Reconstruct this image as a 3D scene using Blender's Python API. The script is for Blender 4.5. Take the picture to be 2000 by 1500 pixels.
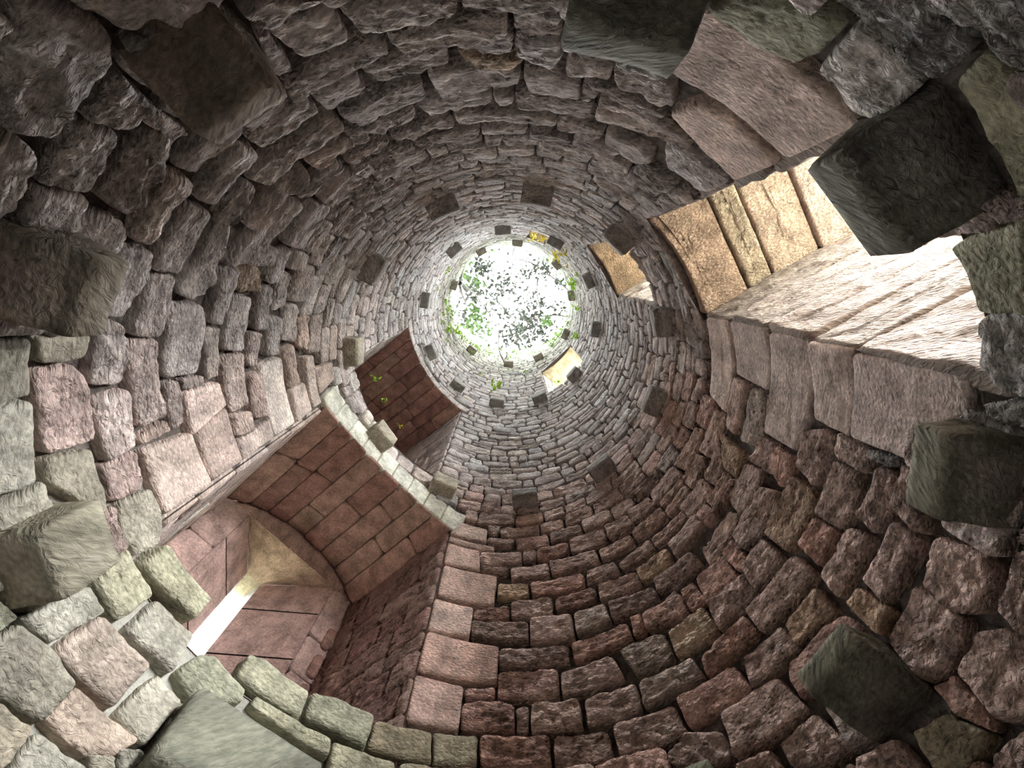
import bpy, math, random
import numpy as np

# ------------------------------------------------------------------ camera, sky, light, exposure
scene = bpy.context.scene
for o in list(bpy.data.objects):
    bpy.data.objects.remove(o, do_unlink=True)

R = 1.5            # inner radius of the round tower (m)
EYE = 1.45         # eye height above the tower floor (m)
F_PX, VX, VY = 800.0, 1000.34, 530.24      # focal length and zenith point of the 2000 x 1500 frame
CAM_XY = (0.02371 * R, -0.52701 * R)


def unit(v):
    v = np.array(v, float)
    return v / np.linalg.norm(v)


_up = unit([(VX - 1000) / F_PX, (VY - 750) / F_PX, 1.0])
_ex = np.array([1.0, 0, 0]); _ex = unit(_ex - _up * _ex.dot(_up))
_ey = np.cross(_up, _ex)
_right = np.array([_ex[0], _ey[0], _up[0]])
_down = np.array([_ex[1], _ey[1], _up[1]])
_fwd = np.array([_ex[2], _ey[2], _up[2]])
from mathutils import Matrix, Vector
cam_data = bpy.data.cameras.new('camera')
cam_data.sensor_width = 36.0
cam_data.lens = F_PX / 2000.0 * 36.0
cam_data.clip_start = 0.02
cam = bpy.data.objects.new('camera', cam_data)
scene.collection.objects.link(cam)
M = Matrix(((_right[0], -_down[0], -_fwd[0], CAM_XY[0]),
            (_right[1], -_down[1], -_fwd[1], CAM_XY[1]),
            (_right[2], -_down[2], -_fwd[2], EYE), (0, 0, 0, 1)))
cam.matrix_world = M
scene.camera = cam

world = bpy.data.worlds.new('overcast_sky')
scene.world = world
world.use_nodes = True
bg = world.node_tree.nodes['Background']
bg.inputs['Color'].default_value = (0.93, 0.97, 1.0, 1)
bg.inputs['Strength'].default_value = 12.0

SUN_AZ, SUN_EL = -39.0, 18.0
sun = bpy.data.lights.new('hazy_sun', 'SUN')
sun.energy = 6.5
sun.angle = math.radians(60)
sun.color = (1.0, 0.97, 0.92)
so = bpy.data.objects.new('hazy_sun', sun)
scene.collection.objects.link(so)
_d = Vector((-math.cos(math.radians(SUN_AZ)) * math.cos(math.radians(SUN_EL)),
             -math.sin(math.radians(SUN_AZ)) * math.cos(math.radians(SUN_EL)), -math.sin(math.radians(SUN_EL))))
so.rotation_euler = _d.to_track_quat('-Z', 'Y').to_euler()

vs = scene.view_settings
vs.view_transform = 'Standard'
vs.look = 'None'
vs.exposure = 2.25
vs.gamma = 1.0
vs.use_curve_mapping = False
try:
    scene.cycles.max_bounces = 7
    scene.cycles.diffuse_bounces = 6
    scene.cycles.use_adaptive_sampling = True
    scene.cycles.adaptive_threshold = 0.035
    scene.cycles.adaptive_min_samples = 16
    scene.cycles.use_denoising = True
    scene.cycles.caustics_reflective = False
    scene.cycles.caustics_refractive = False
except Exception:
    pass


def portal(name, loc, normal, sx, sy):
    l = bpy.data.lights.new(name, 'AREA')
    l.shape = 'RECTANGLE'; l.size = sx; l.size_y = sy; l.energy = 1.0
    l.cycles.is_portal = True
    o = bpy.data.objects.new(name, l)
    scene.collection.objects.link(o)
    o.location = loc
    o.rotation_euler = Vector(normal).to_track_quat('-Z', 'Z').to_euler()
    return o


def Z(h):
    return EYE + R * h


def pdir(deg):
    return np.array([math.cos(math.radians(deg)), math.sin(math.radians(deg))])


_pc = pdir(-33) * 1.99 * R
portal('sky_portal_side_opening', (_pc[0], _pc[1], Z(1.35)), (-_pc[0], -_pc[1], 0), 1.3, 1.85)
_pc = pdir(-32) * 1.99 * R
portal('sky_portal_upper_opening', (_pc[0], _pc[1], Z(3.15)), (-_pc[0], -_pc[1], 0), 1.3, 1.45)
_pc = pdir(42.5) * 1.65 * R
portal('sky_portal_high_opening', (_pc[0], _pc[1], Z(5.25)), (-_pc[0], -_pc[1], 0), 1.0, 1.3)
portal('sky_portal_tower_mouth', (0, 0, Z(7.95)), (0, 0, -1), 3.4, 3.4)

# ------------------------------------------------------------------ helpers
rng = np.random.default_rng(11)
random.seed(5)
C = scene.collection
TAB = rng.random((256, 256))


def vnoise(x, y, seed=0):
    x = np.asarray(x, float) + seed * 17.31; y = np.asarray(y, float) + seed * 9.73
    xi = np.floor(x).astype(int); yi = np.floor(y).astype(int)
    fx = x - xi; fy = y - yi
    fx = fx * fx * (3 - 2 * fx); fy = fy * fy * (3 - 2 * fy)
    a = TAB[xi & 255, yi & 255]; b = TAB[(xi + 1) & 255, yi & 255]
    c = TAB[xi & 255, (yi + 1) & 255]; d = TAB[(xi + 1) & 255, (yi + 1) & 255]
    return (a * (1 - fx) + b * fx) * (1 - fy) + (c * (1 - fx) + d * fx) * fy


def fbm(x, y, seed=0, octv=3):
    t = 0; a = 1; s = 0
    for k in range(octv):
        t = t + a * vnoise(x * 2 ** k, y * 2 ** k, seed + k * 3); s += a; a *= 0.5
    return t / s


def make_object(name, verts, faces, mat, parent=None, cols=None, uvs=None, rough=None, smooth=True, center=True):
    verts = np.asarray(verts, float)
    c = verts.mean(0) if center else np.zeros(3)
    me = bpy.data.meshes.new(name)
    me.from_pydata((verts - c).tolist(), [], faces)
    n = len(verts)
    if cols is not None:
        a = me.attributes.new('Col', 'FLOAT_COLOR', 'POINT')
        cc = np.ones((n, 4)); cc[:, :3] = cols
        a.data.foreach_set('color', cc.ravel())
    if uvs is not None:
        uvs = np.array(uvs, float)
        uvs = np.c_[uvs[:, 0] + 0.6 * uvs[:, 2], uvs[:, 1] + 0.9 * uvs[:, 2], np.zeros(n)]   # texture follows the stone round its edges
        a = me.attributes.new('face_uv', 'FLOAT_VECTOR', 'POINT')
        a.data.foreach_set('vector', np.asarray(uvs, float).ravel())
    if rough is not None:
        a = me.attributes.new('relief', 'FLOAT', 'POINT')
        a.data.foreach_set('value', np.broadcast_to(np.asarray(rough, float), (n,)).copy())
    if smooth:
        me.polygons.foreach_set('use_smooth', [True] * len(me.polygons))
    me.materials.append(mat)
    o = bpy.data.objects.new(name, me)
    C.objects.link(o)
    o.location = c
    if parent is not None:
        o.parent = parent
        o.location = Vector(c) - parent.location   # parents are never rotated
    return o


def tag(o, label=None, category=None, group=None, kind=None):
    if label: o['label'] = label
    if category: o['category'] = category
    if group: o['group'] = group
    if kind: o['kind'] = kind
    return o


def empty(name, loc):
    o = bpy.data.objects.new(name, None)
    C.objects.link(o)
    o.location = loc
    o.empty_display_size = 0.1
    return o


# ------------------------------------------------------------------ materials
def stone_material(name, bump=1.0):
    m = bpy.data.materials.new(name)
    m.use_nodes = True
    nt = m.node_tree; N = nt.nodes; L = nt.links
    bs = N['Principled BSDF']
    bs.inputs['Roughness'].default_value = 0.88
    bs.inputs['Specular IOR Level'].default_value = 0.25
    col = N.new('ShaderNodeAttribute'); col.attribute_name = 'Col'
    uv = N.new('ShaderNodeAttribute'); uv.attribute_name = 'face_uv'
    rel = N.new('ShaderNodeAttribute'); rel.attribute_name = 'relief'
    st = N.new('ShaderNodeMapping'); st.inputs['Scale'].default_value = (0.75, 1.25, 1.0)
    L.new(uv.outputs['Vector'], st.inputs['Vector'])
    n1 = N.new('ShaderNodeTexNoise'); n1.noise_dimensions = '2D'; n1.inputs['Scale'].default_value = 7; n1.inputs['Detail'].default_value = 3
    n1.inputs['Roughness'].default_value = 0.65
    L.new(uv.outputs['Vector'], n1.inputs['Vector'])
    r1 = N.new('ShaderNodeMapRange'); r1.inputs[1].default_value = 0.28; r1.inputs[2].default_value = 0.72
    r1.inputs[3].default_value = 0.62; r1.inputs[4].default_value = 1.35
    L.new(n1.outputs['Fac'], r1.inputs[0])
    n2 = N.new('ShaderNodeTexNoise'); n2.noise_dimensions = '2D'; n2.inputs['Scale'].default_value = 60; n2.inputs['Detail'].default_value = 2
    L.new(st.outputs['Vector'], n2.inputs['Vector'])
    r2 = N.new('ShaderNodeMapRange'); r2.inputs[1].default_value = 0.3; r2.inputs[2].default_value = 0.7
    r2.inputs[3].default_value = 0.8; r2.inputs[4].default_value = 1.2
    L.new(n2.outputs['Fac'], r2.inputs[0])
    mul = N.new('ShaderNodeMath'); mul.operation = 'MULTIPLY'
    L.new(r1.outputs[0], mul.inputs[0]); L.new(r2.outputs[0], mul.inputs[1])
    mc = N.new('ShaderNodeVectorMath'); mc.operation = 'SCALE'
    L.new(col.outputs['Color'], mc.inputs[0]); L.new(mul.outputs[0], mc.inputs['Scale'])
    # pale lichen flecks
    n3 = N.new('ShaderNodeTexNoise'); n3.noise_dimensions = '2D'; n3.inputs['Scale'].default_value = 16; n3.inputs['Detail'].default_value = 4
    n3.inputs['Roughness'].default_value = 0.7
    L.new(uv.outputs['Vector'], n3.inputs['Vector'])
    r3 = N.new('ShaderNodeMapRange'); r3.inputs[1].default_value = 0.6; r3.inputs[2].default_value = 0.74
    r3.inputs[3].default_value = 0.0; r3.inputs[4].default_value = 0.35
    L.new(n3.outputs['Fac'], r3.inputs[0])
    mx = N.new('ShaderNodeMix'); mx.data_type = 'RGBA'
    L.new(r3.outputs[0], mx.inputs[0]); L.new(mc.outputs['Vector'], mx.inputs[6])
    mx.inputs[7].default_value = (0.36, 0.35, 0.30, 1)
    L.new(mx.outputs[2], bs.inputs['Base Color'])
    # weathered relief: laminated ridges and pits
    nb = N.new('ShaderNodeTexNoise'); nb.noise_dimensions = '2D'; nb.inputs['Scale'].default_value = 34; nb.inputs['Detail'].default_value = 4
    nb.inputs['Roughness'].default_value = 0.6; nb.inputs['Distortion'].default_value = 0.7
    L.new(st.outputs['Vector'], nb.inputs['Vector'])
    ab = N.new('ShaderNodeMath'); ab.operation = 'SUBTRACT'; ab.inputs[1].default_value = 0.5
    L.new(nb.outputs['Fac'], ab.inputs[0])
    ab2 = N.new('ShaderNodeMath'); ab2.operation = 'ABSOLUTE'; L.new(ab.outputs[0], ab2.inputs[0])
    vo = N.new('ShaderNodeTexVoronoi'); vo.voronoi_dimensions = '2D'; vo.inputs['Scale'].default_value = 56; vo.feature = 'F1'
    L.new(st.outputs['Vector'], vo.inputs['Vector'])
    s1 = N.new('ShaderNodeMath'); s1.operation = 'MULTIPLY_ADD'; s1.inputs[1].default_value = -1.6
    L.new(ab2.outputs[0], s1.inputs[0]); 
    s2 = N.new('ShaderNodeMath'); s2.operation = 'MULTIPLY'; s2.inputs[1].default_value = 0.5
    L.new(vo.outputs['Distance'], s2.inputs[0]); L.new(s2.outputs[0], s1.inputs[2])
    s3 = N.new('ShaderNodeMath'); s3.operation = 'MULTIPLY_ADD'; s3.inputs[1].default_value = 0.25
    L.new(n2.outputs['Fac'], s3.inputs[0]); L.new(s1.outputs[0], s3.inputs[2])
    hm = N.new('ShaderNodeMath'); hm.operation = 'MULTIPLY'
    L.new(s3.outputs[0], hm.inputs[0]); L.new(rel.outputs['Fac'], hm.inputs[1])
    bp = N.new('ShaderNodeBump'); bp.inputs['Strength'].default_value = 1.0
    bp.inputs['Distance'].default_value = 0.036 * bump
    L.new(hm.outputs[0], bp.inputs['Height'])
    L.new(bp.outputs['Normal'], bs.inputs['Normal'])
    return m


def plain_material(name, col, var=0.25, scale=14.0, bump=0.01, rough=0.9):
    m = bpy.data.materials.new(name)
    m.use_nodes = True
    nt = m.node_tree; N = nt.nodes; L = nt.links
    bs = N['Principled BSDF']; bs.inputs['Roughness'].default_value = rough
    tc = N.new('ShaderNodeTexCoord')
    n1 = N.new('ShaderNodeTexNoise'); n1.inputs['Scale'].default_value = scale; n1.inputs['Detail'].default_value = 5
    L.new(tc.outputs['Object'], n1.inputs['Vector'])
    r1 = N.new('ShaderNodeMapRange'); r1.inputs[1].default_value = 0.3; r1.inputs[2].default_value = 0.7
    r1.inputs[3].default_value = 1 - var; r1.inputs[4].default_value = 1 + var
    L.new(n1.outputs['Fac'], r1.inputs[0])
    mc = N.new('ShaderNodeVectorMath'); mc.operation = 'SCALE'
    mc.inputs[0].default_value = col
    L.new(r1.outputs[0], mc.inputs['Scale']); L.new(mc.outputs['Vector'], bs.inputs['Base Color'])
    bp = N.new('ShaderNodeBump'); bp.inputs['Strength'].default_value = 1; bp.inputs['Distance'].default_value = bump
    L.new(n1.outputs['Fac'], bp.inputs['Height']); L.new(bp.outputs['Normal'], bs.inputs['Normal'])
    return m


def leaf_material(name, col, trans=0.35):
    m = bpy.data.materials.new(name)
    m.use_nodes = True
    nt = m.node_tree; N = nt.nodes; L = nt.links
    bs = N['Principled BSDF']; bs.inputs['Roughness'].default_value = 0.6
    oi = N.new('ShaderNodeNewGeometry')
    r = N.new('ShaderNodeMapRange'); r.inputs[3].default_value = 0.6; r.inputs[4].default_value = 1.4
    L.new(oi.outputs['Random Per Island'], r.inputs[0])
    mc = N.new('ShaderNodeVectorMath'); mc.operation = 'SCALE'; mc.inputs[0].default_value = col
    L.new(r.outputs[0], mc.inputs['Scale']); L.new(mc.outputs['Vector'], bs.inputs['Base Color'])
    if trans > 0:
        tr = N.new('ShaderNodeBsdfTranslucent'); L.new(mc.outputs['Vector'], tr.inputs['Color'])
        ms = N.new('ShaderNodeMixShader'); ms.inputs[0].default_value = trans
        L.new(bs.outputs[0], ms.inputs[1]); L.new(tr.outputs[0], ms.inputs[2])
        L.new(ms.outputs[0], N['Material Output'].inputs['Surface'])
    return m


MAT_STONE = stone_material('weathered_sandstone', 1.0)
MAT_DRESSED = stone_material('dressed_sandstone', 0.55)
MAT_MORTAR = plain_material('dark_mortar', (0.12, 0.10, 0.09), 0.5, 30, 0.02)


def lime_patch(m):
    """lime pointing survives on the lower wall beneath the slit embrasure"""
    nt = m.node_tree; N = nt.nodes; L = nt.links
    bs = N['Principled BSDF']; old = bs.inputs['Base Color'].links[0].from_socket
    ge = N.new('ShaderNodeNewGeometry')
    d1 = N.new('ShaderNodeVectorMath'); d1.operation = 'DOT_PRODUCT'
    d1.inputs[1].default_value = (pdir(158)[0], pdir(158)[1], -0.45)
    L.new(ge.outputs['Position'], d1.inputs[0])
    n = N.new('ShaderNodeTexNoise'); n.inputs['Scale'].default_value = 3
    L.new(ge.outputs['Position'], n.inputs['Vector'])
    ad = N.new('ShaderNodeMath'); ad.operation = 'MULTIPLY_ADD'; ad.inputs[1].default_value = 0.5
    L.new(n.outputs['Fac'], ad.inputs[0]); L.new(d1.outputs['Value'], ad.inputs[2])
    r = N.new('ShaderNodeMapRange'); r.inputs[1].default_value = 0.25; r.inputs[2].default_value = 0.55
    L.new(ad.outputs[0], r.inputs[0])
    mx = N.new('ShaderNodeMix'); mx.data_type = 'RGBA'
    L.new(r.outputs[0], mx.inputs[0]); L.new(old, mx.inputs[6]); mx.inputs[7].default_value = (0.42, 0.41, 0.36, 1)
    L.new(mx.outputs[2], bs.inputs['Base Color'])


lime_patch(MAT_MORTAR)
MAT_MORTAR_PALE = plain_material('red_mortar', (0.16, 0.105, 0.09), 0.4, 30, 0.01)
MAT_EARTH = plain_material('earth', (0.32, 0.28, 0.24), 0.4, 3, 0.02)
MAT_GRASS = plain_material('outside_ground', (0.34, 0.34, 0.26), 0.3, 0.6, 0.02)
MAT_BARK = plain_material('bark', (0.045, 0.036, 0.03), 0.4, 20, 0.005)
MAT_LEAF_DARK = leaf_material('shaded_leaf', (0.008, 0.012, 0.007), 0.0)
MAT_LEAF_GREEN = leaf_material('green_leaf', (0.03, 0.065, 0.010), 0.06)
MAT_LEAF_LIME = leaf_material('young_leaf', (0.20, 0.34, 0.03), 0.3)
MAT_LEAF_YELLOW = leaf_material('yellow_leaf', (0.42, 0.36, 0.03), 0.3)


# ------------------------------------------------------------------ stone builder
NEAR = dict(n=64, rings=[(0.0, -1.0), (0.0, 0.5), (0.004, 0.82), (0.011, 0.96), (0.024, 1.0)], frac=[0.42, 0.58, 0.74, 0.9])
MID = dict(n=30, rings=[(0.0, -1.0), (0.0, 0.5), (0.007, 0.92), (0.02, 1.0)], frac=[0.5, 0.8])
FAR = dict(n=16, rings=[(0.0, -1.0), (0.0, 0.5), (0.009, 0.95)], frac=[0.55])
_FACES = {}


def face_list(n, k):
    if (n, k) not in _FACES:
        f = []
        for r in range(k - 1):
            for i in range(n):
                j = (i + 1) % n
                f.append((r * n + i, r * n + j, (r + 1) * n + j, (r + 1) * n + i))
        c = k * n
        for i in range(n):
            f.append(((k - 1) * n + i, (k - 1) * n + (i + 1) % n, c))
        _FACES[(n, k)] = f
    return _FACES[(n, k)]


def pillow(poly, lod, gap=0.010, proud=0.045, amp=0.010, seed=0, back=0.06, corner=0.12, weather=0.0, jitter=0.006):
    """stone in its own face plane: returns (a, b, depth) vertices and faces; poly in metres, counter-clockwise"""
    p = np.array(poly, float)
    area = 0.5 * np.sum(p[:, 0] * np.roll(p[:, 1], -1) - np.roll(p[:, 0], -1) * p[:, 1])
    if area < 0:
        p = p[::-1]
    lo, hi = p.min(0), p.max(0); c = 0.5 * (lo + hi) * 0.4 + p.mean(0) * 0.6
    half = np.maximum(0.5 * (hi - lo), 0.004)
    sc = np.maximum(1 - gap / half, 0.35)
    p = c + (p - c) * sc
    half = half * sc
    for _ in range(2):
        q = []
        for i in range(len(p)):
            a, b = p[i], p[(i + 1) % len(p)]
            q.append(a + (b - a) * corner); q.append(b + (a - b) * corner)
        p = np.array(q)
    seg = np.linalg.norm(np.roll(p, -1, 0) - p, axis=1)
    cum = np.concatenate([[0], np.cumsum(seg)])
    n = lod['n']
    t = np.linspace(0, cum[-1], n, endpoint=False)
    pp = np.vstack([p, p[:1]])
    out = np.stack([np.interp(t, cum, pp[:, 0]), np.interp(t, cum, pp[:, 1])], 1)
    if jitter:
        ang = np.arange(n) / n * 2 * math.pi
        nz = fbm(3 + 2.6 * np.cos(ang) + seed * 1.7, 3 + 2.6 * np.sin(ang), seed, 2) - 0.5
        dirs = out - c; dirs /= np.linalg.norm(dirs, axis=1)[:, None] + 1e-9
        out = out + dirs * (nz * 2 * jitter)[:, None]
    mh = half.min()
    V = []
    insets = [(min(e, mh * 0.38 * e / lod['rings'][-1][0]), d) for e, d in lod['rings']] + [(mh * f, 1.0) for f in lod['frac']]
    for e, d in insets:
        s = 1 - e / half
        V.append(np.c_[c + (out - c) * s, np.full(n, (d * proud) if d >= 0 else -back)])
    V.append(np.array([[c[0], c[1], proud]]))
    V = np.vstack(V)
    k = len(insets)
    if amp > 0:
        a, b = V[:, 0], V[:, 1]
        w = np.ones(len(V)); w[:n] = 0; w[n:2 * n] = 0.3; w[2 * n:3 * n] = 0.75
        lump = (fbm(a * 9, b * 12, seed, 2) - 0.5) * 1.6
        fine = (fbm(a * 26, b * 44, seed + 5, 2) - 0.5) * 2.0
        pit = -np.clip(vnoise(a * 30, b * 42, seed + 31) - 0.6, 0, 1) * 2.2
        V[:, 2] += w * amp * (lump + fine + pit)
        if weather > 0:
            rg = np.abs(fbm(a * 10 + 2 * vnoise(a * 8, b * 8, seed), b * 22, seed + 9, 2) - 0.5) * 4 - 0.7
            V[:, 2] += w * weather * rg
        V[:, 0] += w * amp * 0.5 * (vnoise(a * 20, b * 20, seed + 21) - 0.5)
    # tilt of the face
    V[n:, 2] += ((V[n:, 0] - c[0]) * random.uniform(-0.04, 0.04) + (V[n:, 1] - c[1]) * random.uniform(-0.05, 0.05))
    return V, face_list(n, k)


def on_cylinder(V):
    th = V[:, 0] / R; r = R - V[:, 2]
    return np.c_[r * np.cos(th), r * np.sin(th), EYE + V[:, 1]]


def on_plane(P0, ua, nrm):
    """a along ua (horizontal), b vertical height above the eye, d along nrm"""
    P0 = np.array(P0, float); ua = np.array(ua, float); nrm = np.array(nrm, float)

    def f(V):
        xy = P0 + V[:, :1] * ua + V[:, 2:3] * nrm
        return np.c_[xy, EYE + V[:, 1]]
    return f


# base colours of the stones (linear albedo)
PAL = {'-': (0.56, 0.465, 0.43), 'r': (0.56, 0.405, 0.36), 'o': (0.60, 0.49, 0.39), 'g': (0.50, 0.475, 0.45),
       't': (0.36, 0.345, 0.29), 'm': (0.34, 0.34, 0.255), 's': (0.60, 0.50, 0.455)}


def stone_colour(style, th, h):
    base = np.array(PAL['-'])
    for k in style:
        if k in PAL and k != '-':
            base = np.array(PAL[k])
    if 'r' in style and len(style) > 1:
        base = np.array(PAL['s' if 's' in style else ('t' if 't' in style else 'o')]) * 0.65 + np.array(PAL['r']) * 0.35
    if style == 'r' and not (0 < (th % 360) < 112):
        base = 0.5 * (base + np.array(PAL['-']))
    if 's' in style and 'r' not in style:
        base = np.array(PAL['s'])
    # the upper stages are greyer sandstone
    g = min(max((h - 1.9) / 1.6, 0), 1)
    base = base * (1 - 0.85 * g) + np.array((0.60, 0.58, 0.575)) * 0.85 * g
    if h > 5.6:  # mossy green, also darkened to hold down the brightly lit mouth
        k = min((h - 5.6) / 1.4, 1) * 0.55
        base = base * (1 - k) + np.array((0.36, 0.41, 0.30)) * k
    dth = abs((th - (-105) + 180) % 360 - 180)
    if h < 2.6 and style in ('', '-', 'w', 'r') and dth < 60:
        base = base * 0.35 + np.array((0.56, 0.53, 0.52)) * 0.65
    if 0 < (th % 360) < 112 and h < 2.5:          # redder bed of sandstone on this side
        base = base * np.array((1.05, 0.93, 0.88))
    j = rng.normal(0, 1, 2)
    base = base * (1 + 0.12 * j[0]) * np.array((1 + 0.03 * abs(j[1]), 1, 1 - 0.03 * abs(j[1])))
    return np.clip(base, 0.03, 0.7)


# ------------------------------------------------------------------ openings of the tower
def arch_height(n, half, spring, rise):
    if rise <= 0:
        return spring
    rad = (half * half + rise * rise) / (2 * rise)
    return spring + math.sqrt(max(rad * rad - n * n, 0)) - (rad - rise)


class Opening:
    def __init__(s, th0, th1, sill, spring, rise, heading, back, band=0.0):
        s.th0, s.th1, s.sill, s.spring, s.rise, s.heading, s.back, s.band = th0, th1, sill, spring, rise, heading, back, band
        s.u = pdir(heading); s.n = np.array([-s.u[1], s.u[0]])
        s.n0 = float(pdir(th0) @ s.n); s.n1 = float(pdir(th1) @ s.n)
        s.nc = 0.5 * (s.n0 + s.n1); s.half = 0.5 * (s.n1 - s.n0)

    def head(s, th):
        return arch_height(float(pdir(th) @ s.n) - s.nc, s.half, s.spring, s.rise)

    def head_n(s, n):
        return arch_height(n - s.nc, s.half, s.spring, s.rise)

    def inside(s, th, h):
        t = (th - s.th0) % 360
        return t < (s.th1 - s.th0) and s.sill < h < s.head(th)

    def in_band(s, th, h):
        if s.band <= 0:
            return False
        t = (th - (s.th0 - 4)) % 360
        if t > (s.th1 - s.th0 + 8):
            return False
        th_c = min(max(s.th0 + ((th - s.th0 + 180) % 360 - 180), s.th0), s.th1)
        hh = s.head(th_c)
        return hh - 0.02 < h < hh + s.band


W_ARCH = Opening(110.0, 170.0, 0.915, 2.075, 0.175, 139.5, 1.69, 0.185)      # large vaulted embrasure with slit
W_ARCH_UP = Opening(120.0, 180.0, 2.62, 3.99, 0.10, 143.0, 1.75, 0.13)     # the one above
W_SIDE = Opening(-50.0, -19.6, 0.775, 1.94, 0.0, -30.2, 1.92)               # bright opening at the side
W_SIDE_UP = Opening(-48.3, -19.2, 2.69, 3.58, 0.0, -30.2, 1.92)
W_HIGH = Opening(30.0, 63.0, 4.72, 5.71, 0.0, 41.0, 1.6)
W_HIGH_B = Opening(-77.0, -63.0, 4.80, 5.62, 0.0, -70.0, 1.7)
OPENINGS = [W_ARCH, W_ARCH_UP, W_SIDE, W_SIDE_UP, W_HIGH, W_HIGH_B]


def h_top(th):
    a = math.radians(th)
    return 7.34 - 0.40 * math.cos(2 * a) + 0.05 * math.sin(5 * a + 1) + 0.04 * math.sin(11 * a)


# ------------------------------------------------------------------ wall core with holes
wall = None


def build_core():
    rb = R + 0.02
    brk = set(np.arange(-180, 180.01, 2.0).round(2))
    for w in OPENINGS:
        brk.add(round((w.th0 + 180) % 360 - 180, 2)); brk.add(round((w.th1 + 180) % 360 - 180, 2))
    brk = sorted(brk)
    V, Fc = [], []

    def pt(th, h):
        V.append((rb * math.cos(math.radians(th)), rb * math.sin(math.radians(th)), Z(h)))
        return len(V) - 1
    for a, b in zip(brk[:-1], brk[1:]):
        m = 0.5 * (a + b)
        holes = []
        for w in OPENINGS:
            if (m - w.th0) % 360 < (w.th1 - w.th0):
                holes.append((w.sill, w.sill, w.head(a) if (a - w.th0) % 360 <= w.th1 - w.th0 + .01 else w.head(w.th1),
                              w.head(b) if (b - w.th0) % 360 <= w.th1 - w.th0 + .01 else w.head(w.th0)))
        holes.sort()
        la = lb = -EYE / R
        for s0, s1, t0, t1 in holes:
            Fc.append((pt(a, la), pt(b, lb), pt(b, s1), pt(a, s0)))
            la, lb = t0, t1
        Fc.append((pt(a, la), pt(b, lb), pt(b, h_top(b)), pt(a, h_top(a))))
        # top of the wall
        i0, i1 = pt(a, h_top(a)), pt(b, h_top(b))
        ro = R * 1.45
        V.append((ro * math.cos(math.radians(b)), ro * math.sin(math.radians(b)), Z(h_top(b)) - 0.03)); i2 = len(V) - 1
        V.append((ro * math.cos(math.radians(a)), ro * math.sin(math.radians(a)), Z(h_top(a)) - 0.03)); i3 = len(V) - 1
        Fc.append((i0, i1, i2, i3))
    return make_object('wall_tower', V, Fc, MAT_MORTAR, smooth=False, center=False)


wall = tag(build_core(), 'round tower wall of coursed weathered red and grey sandstone', None, None, 'structure')

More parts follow.
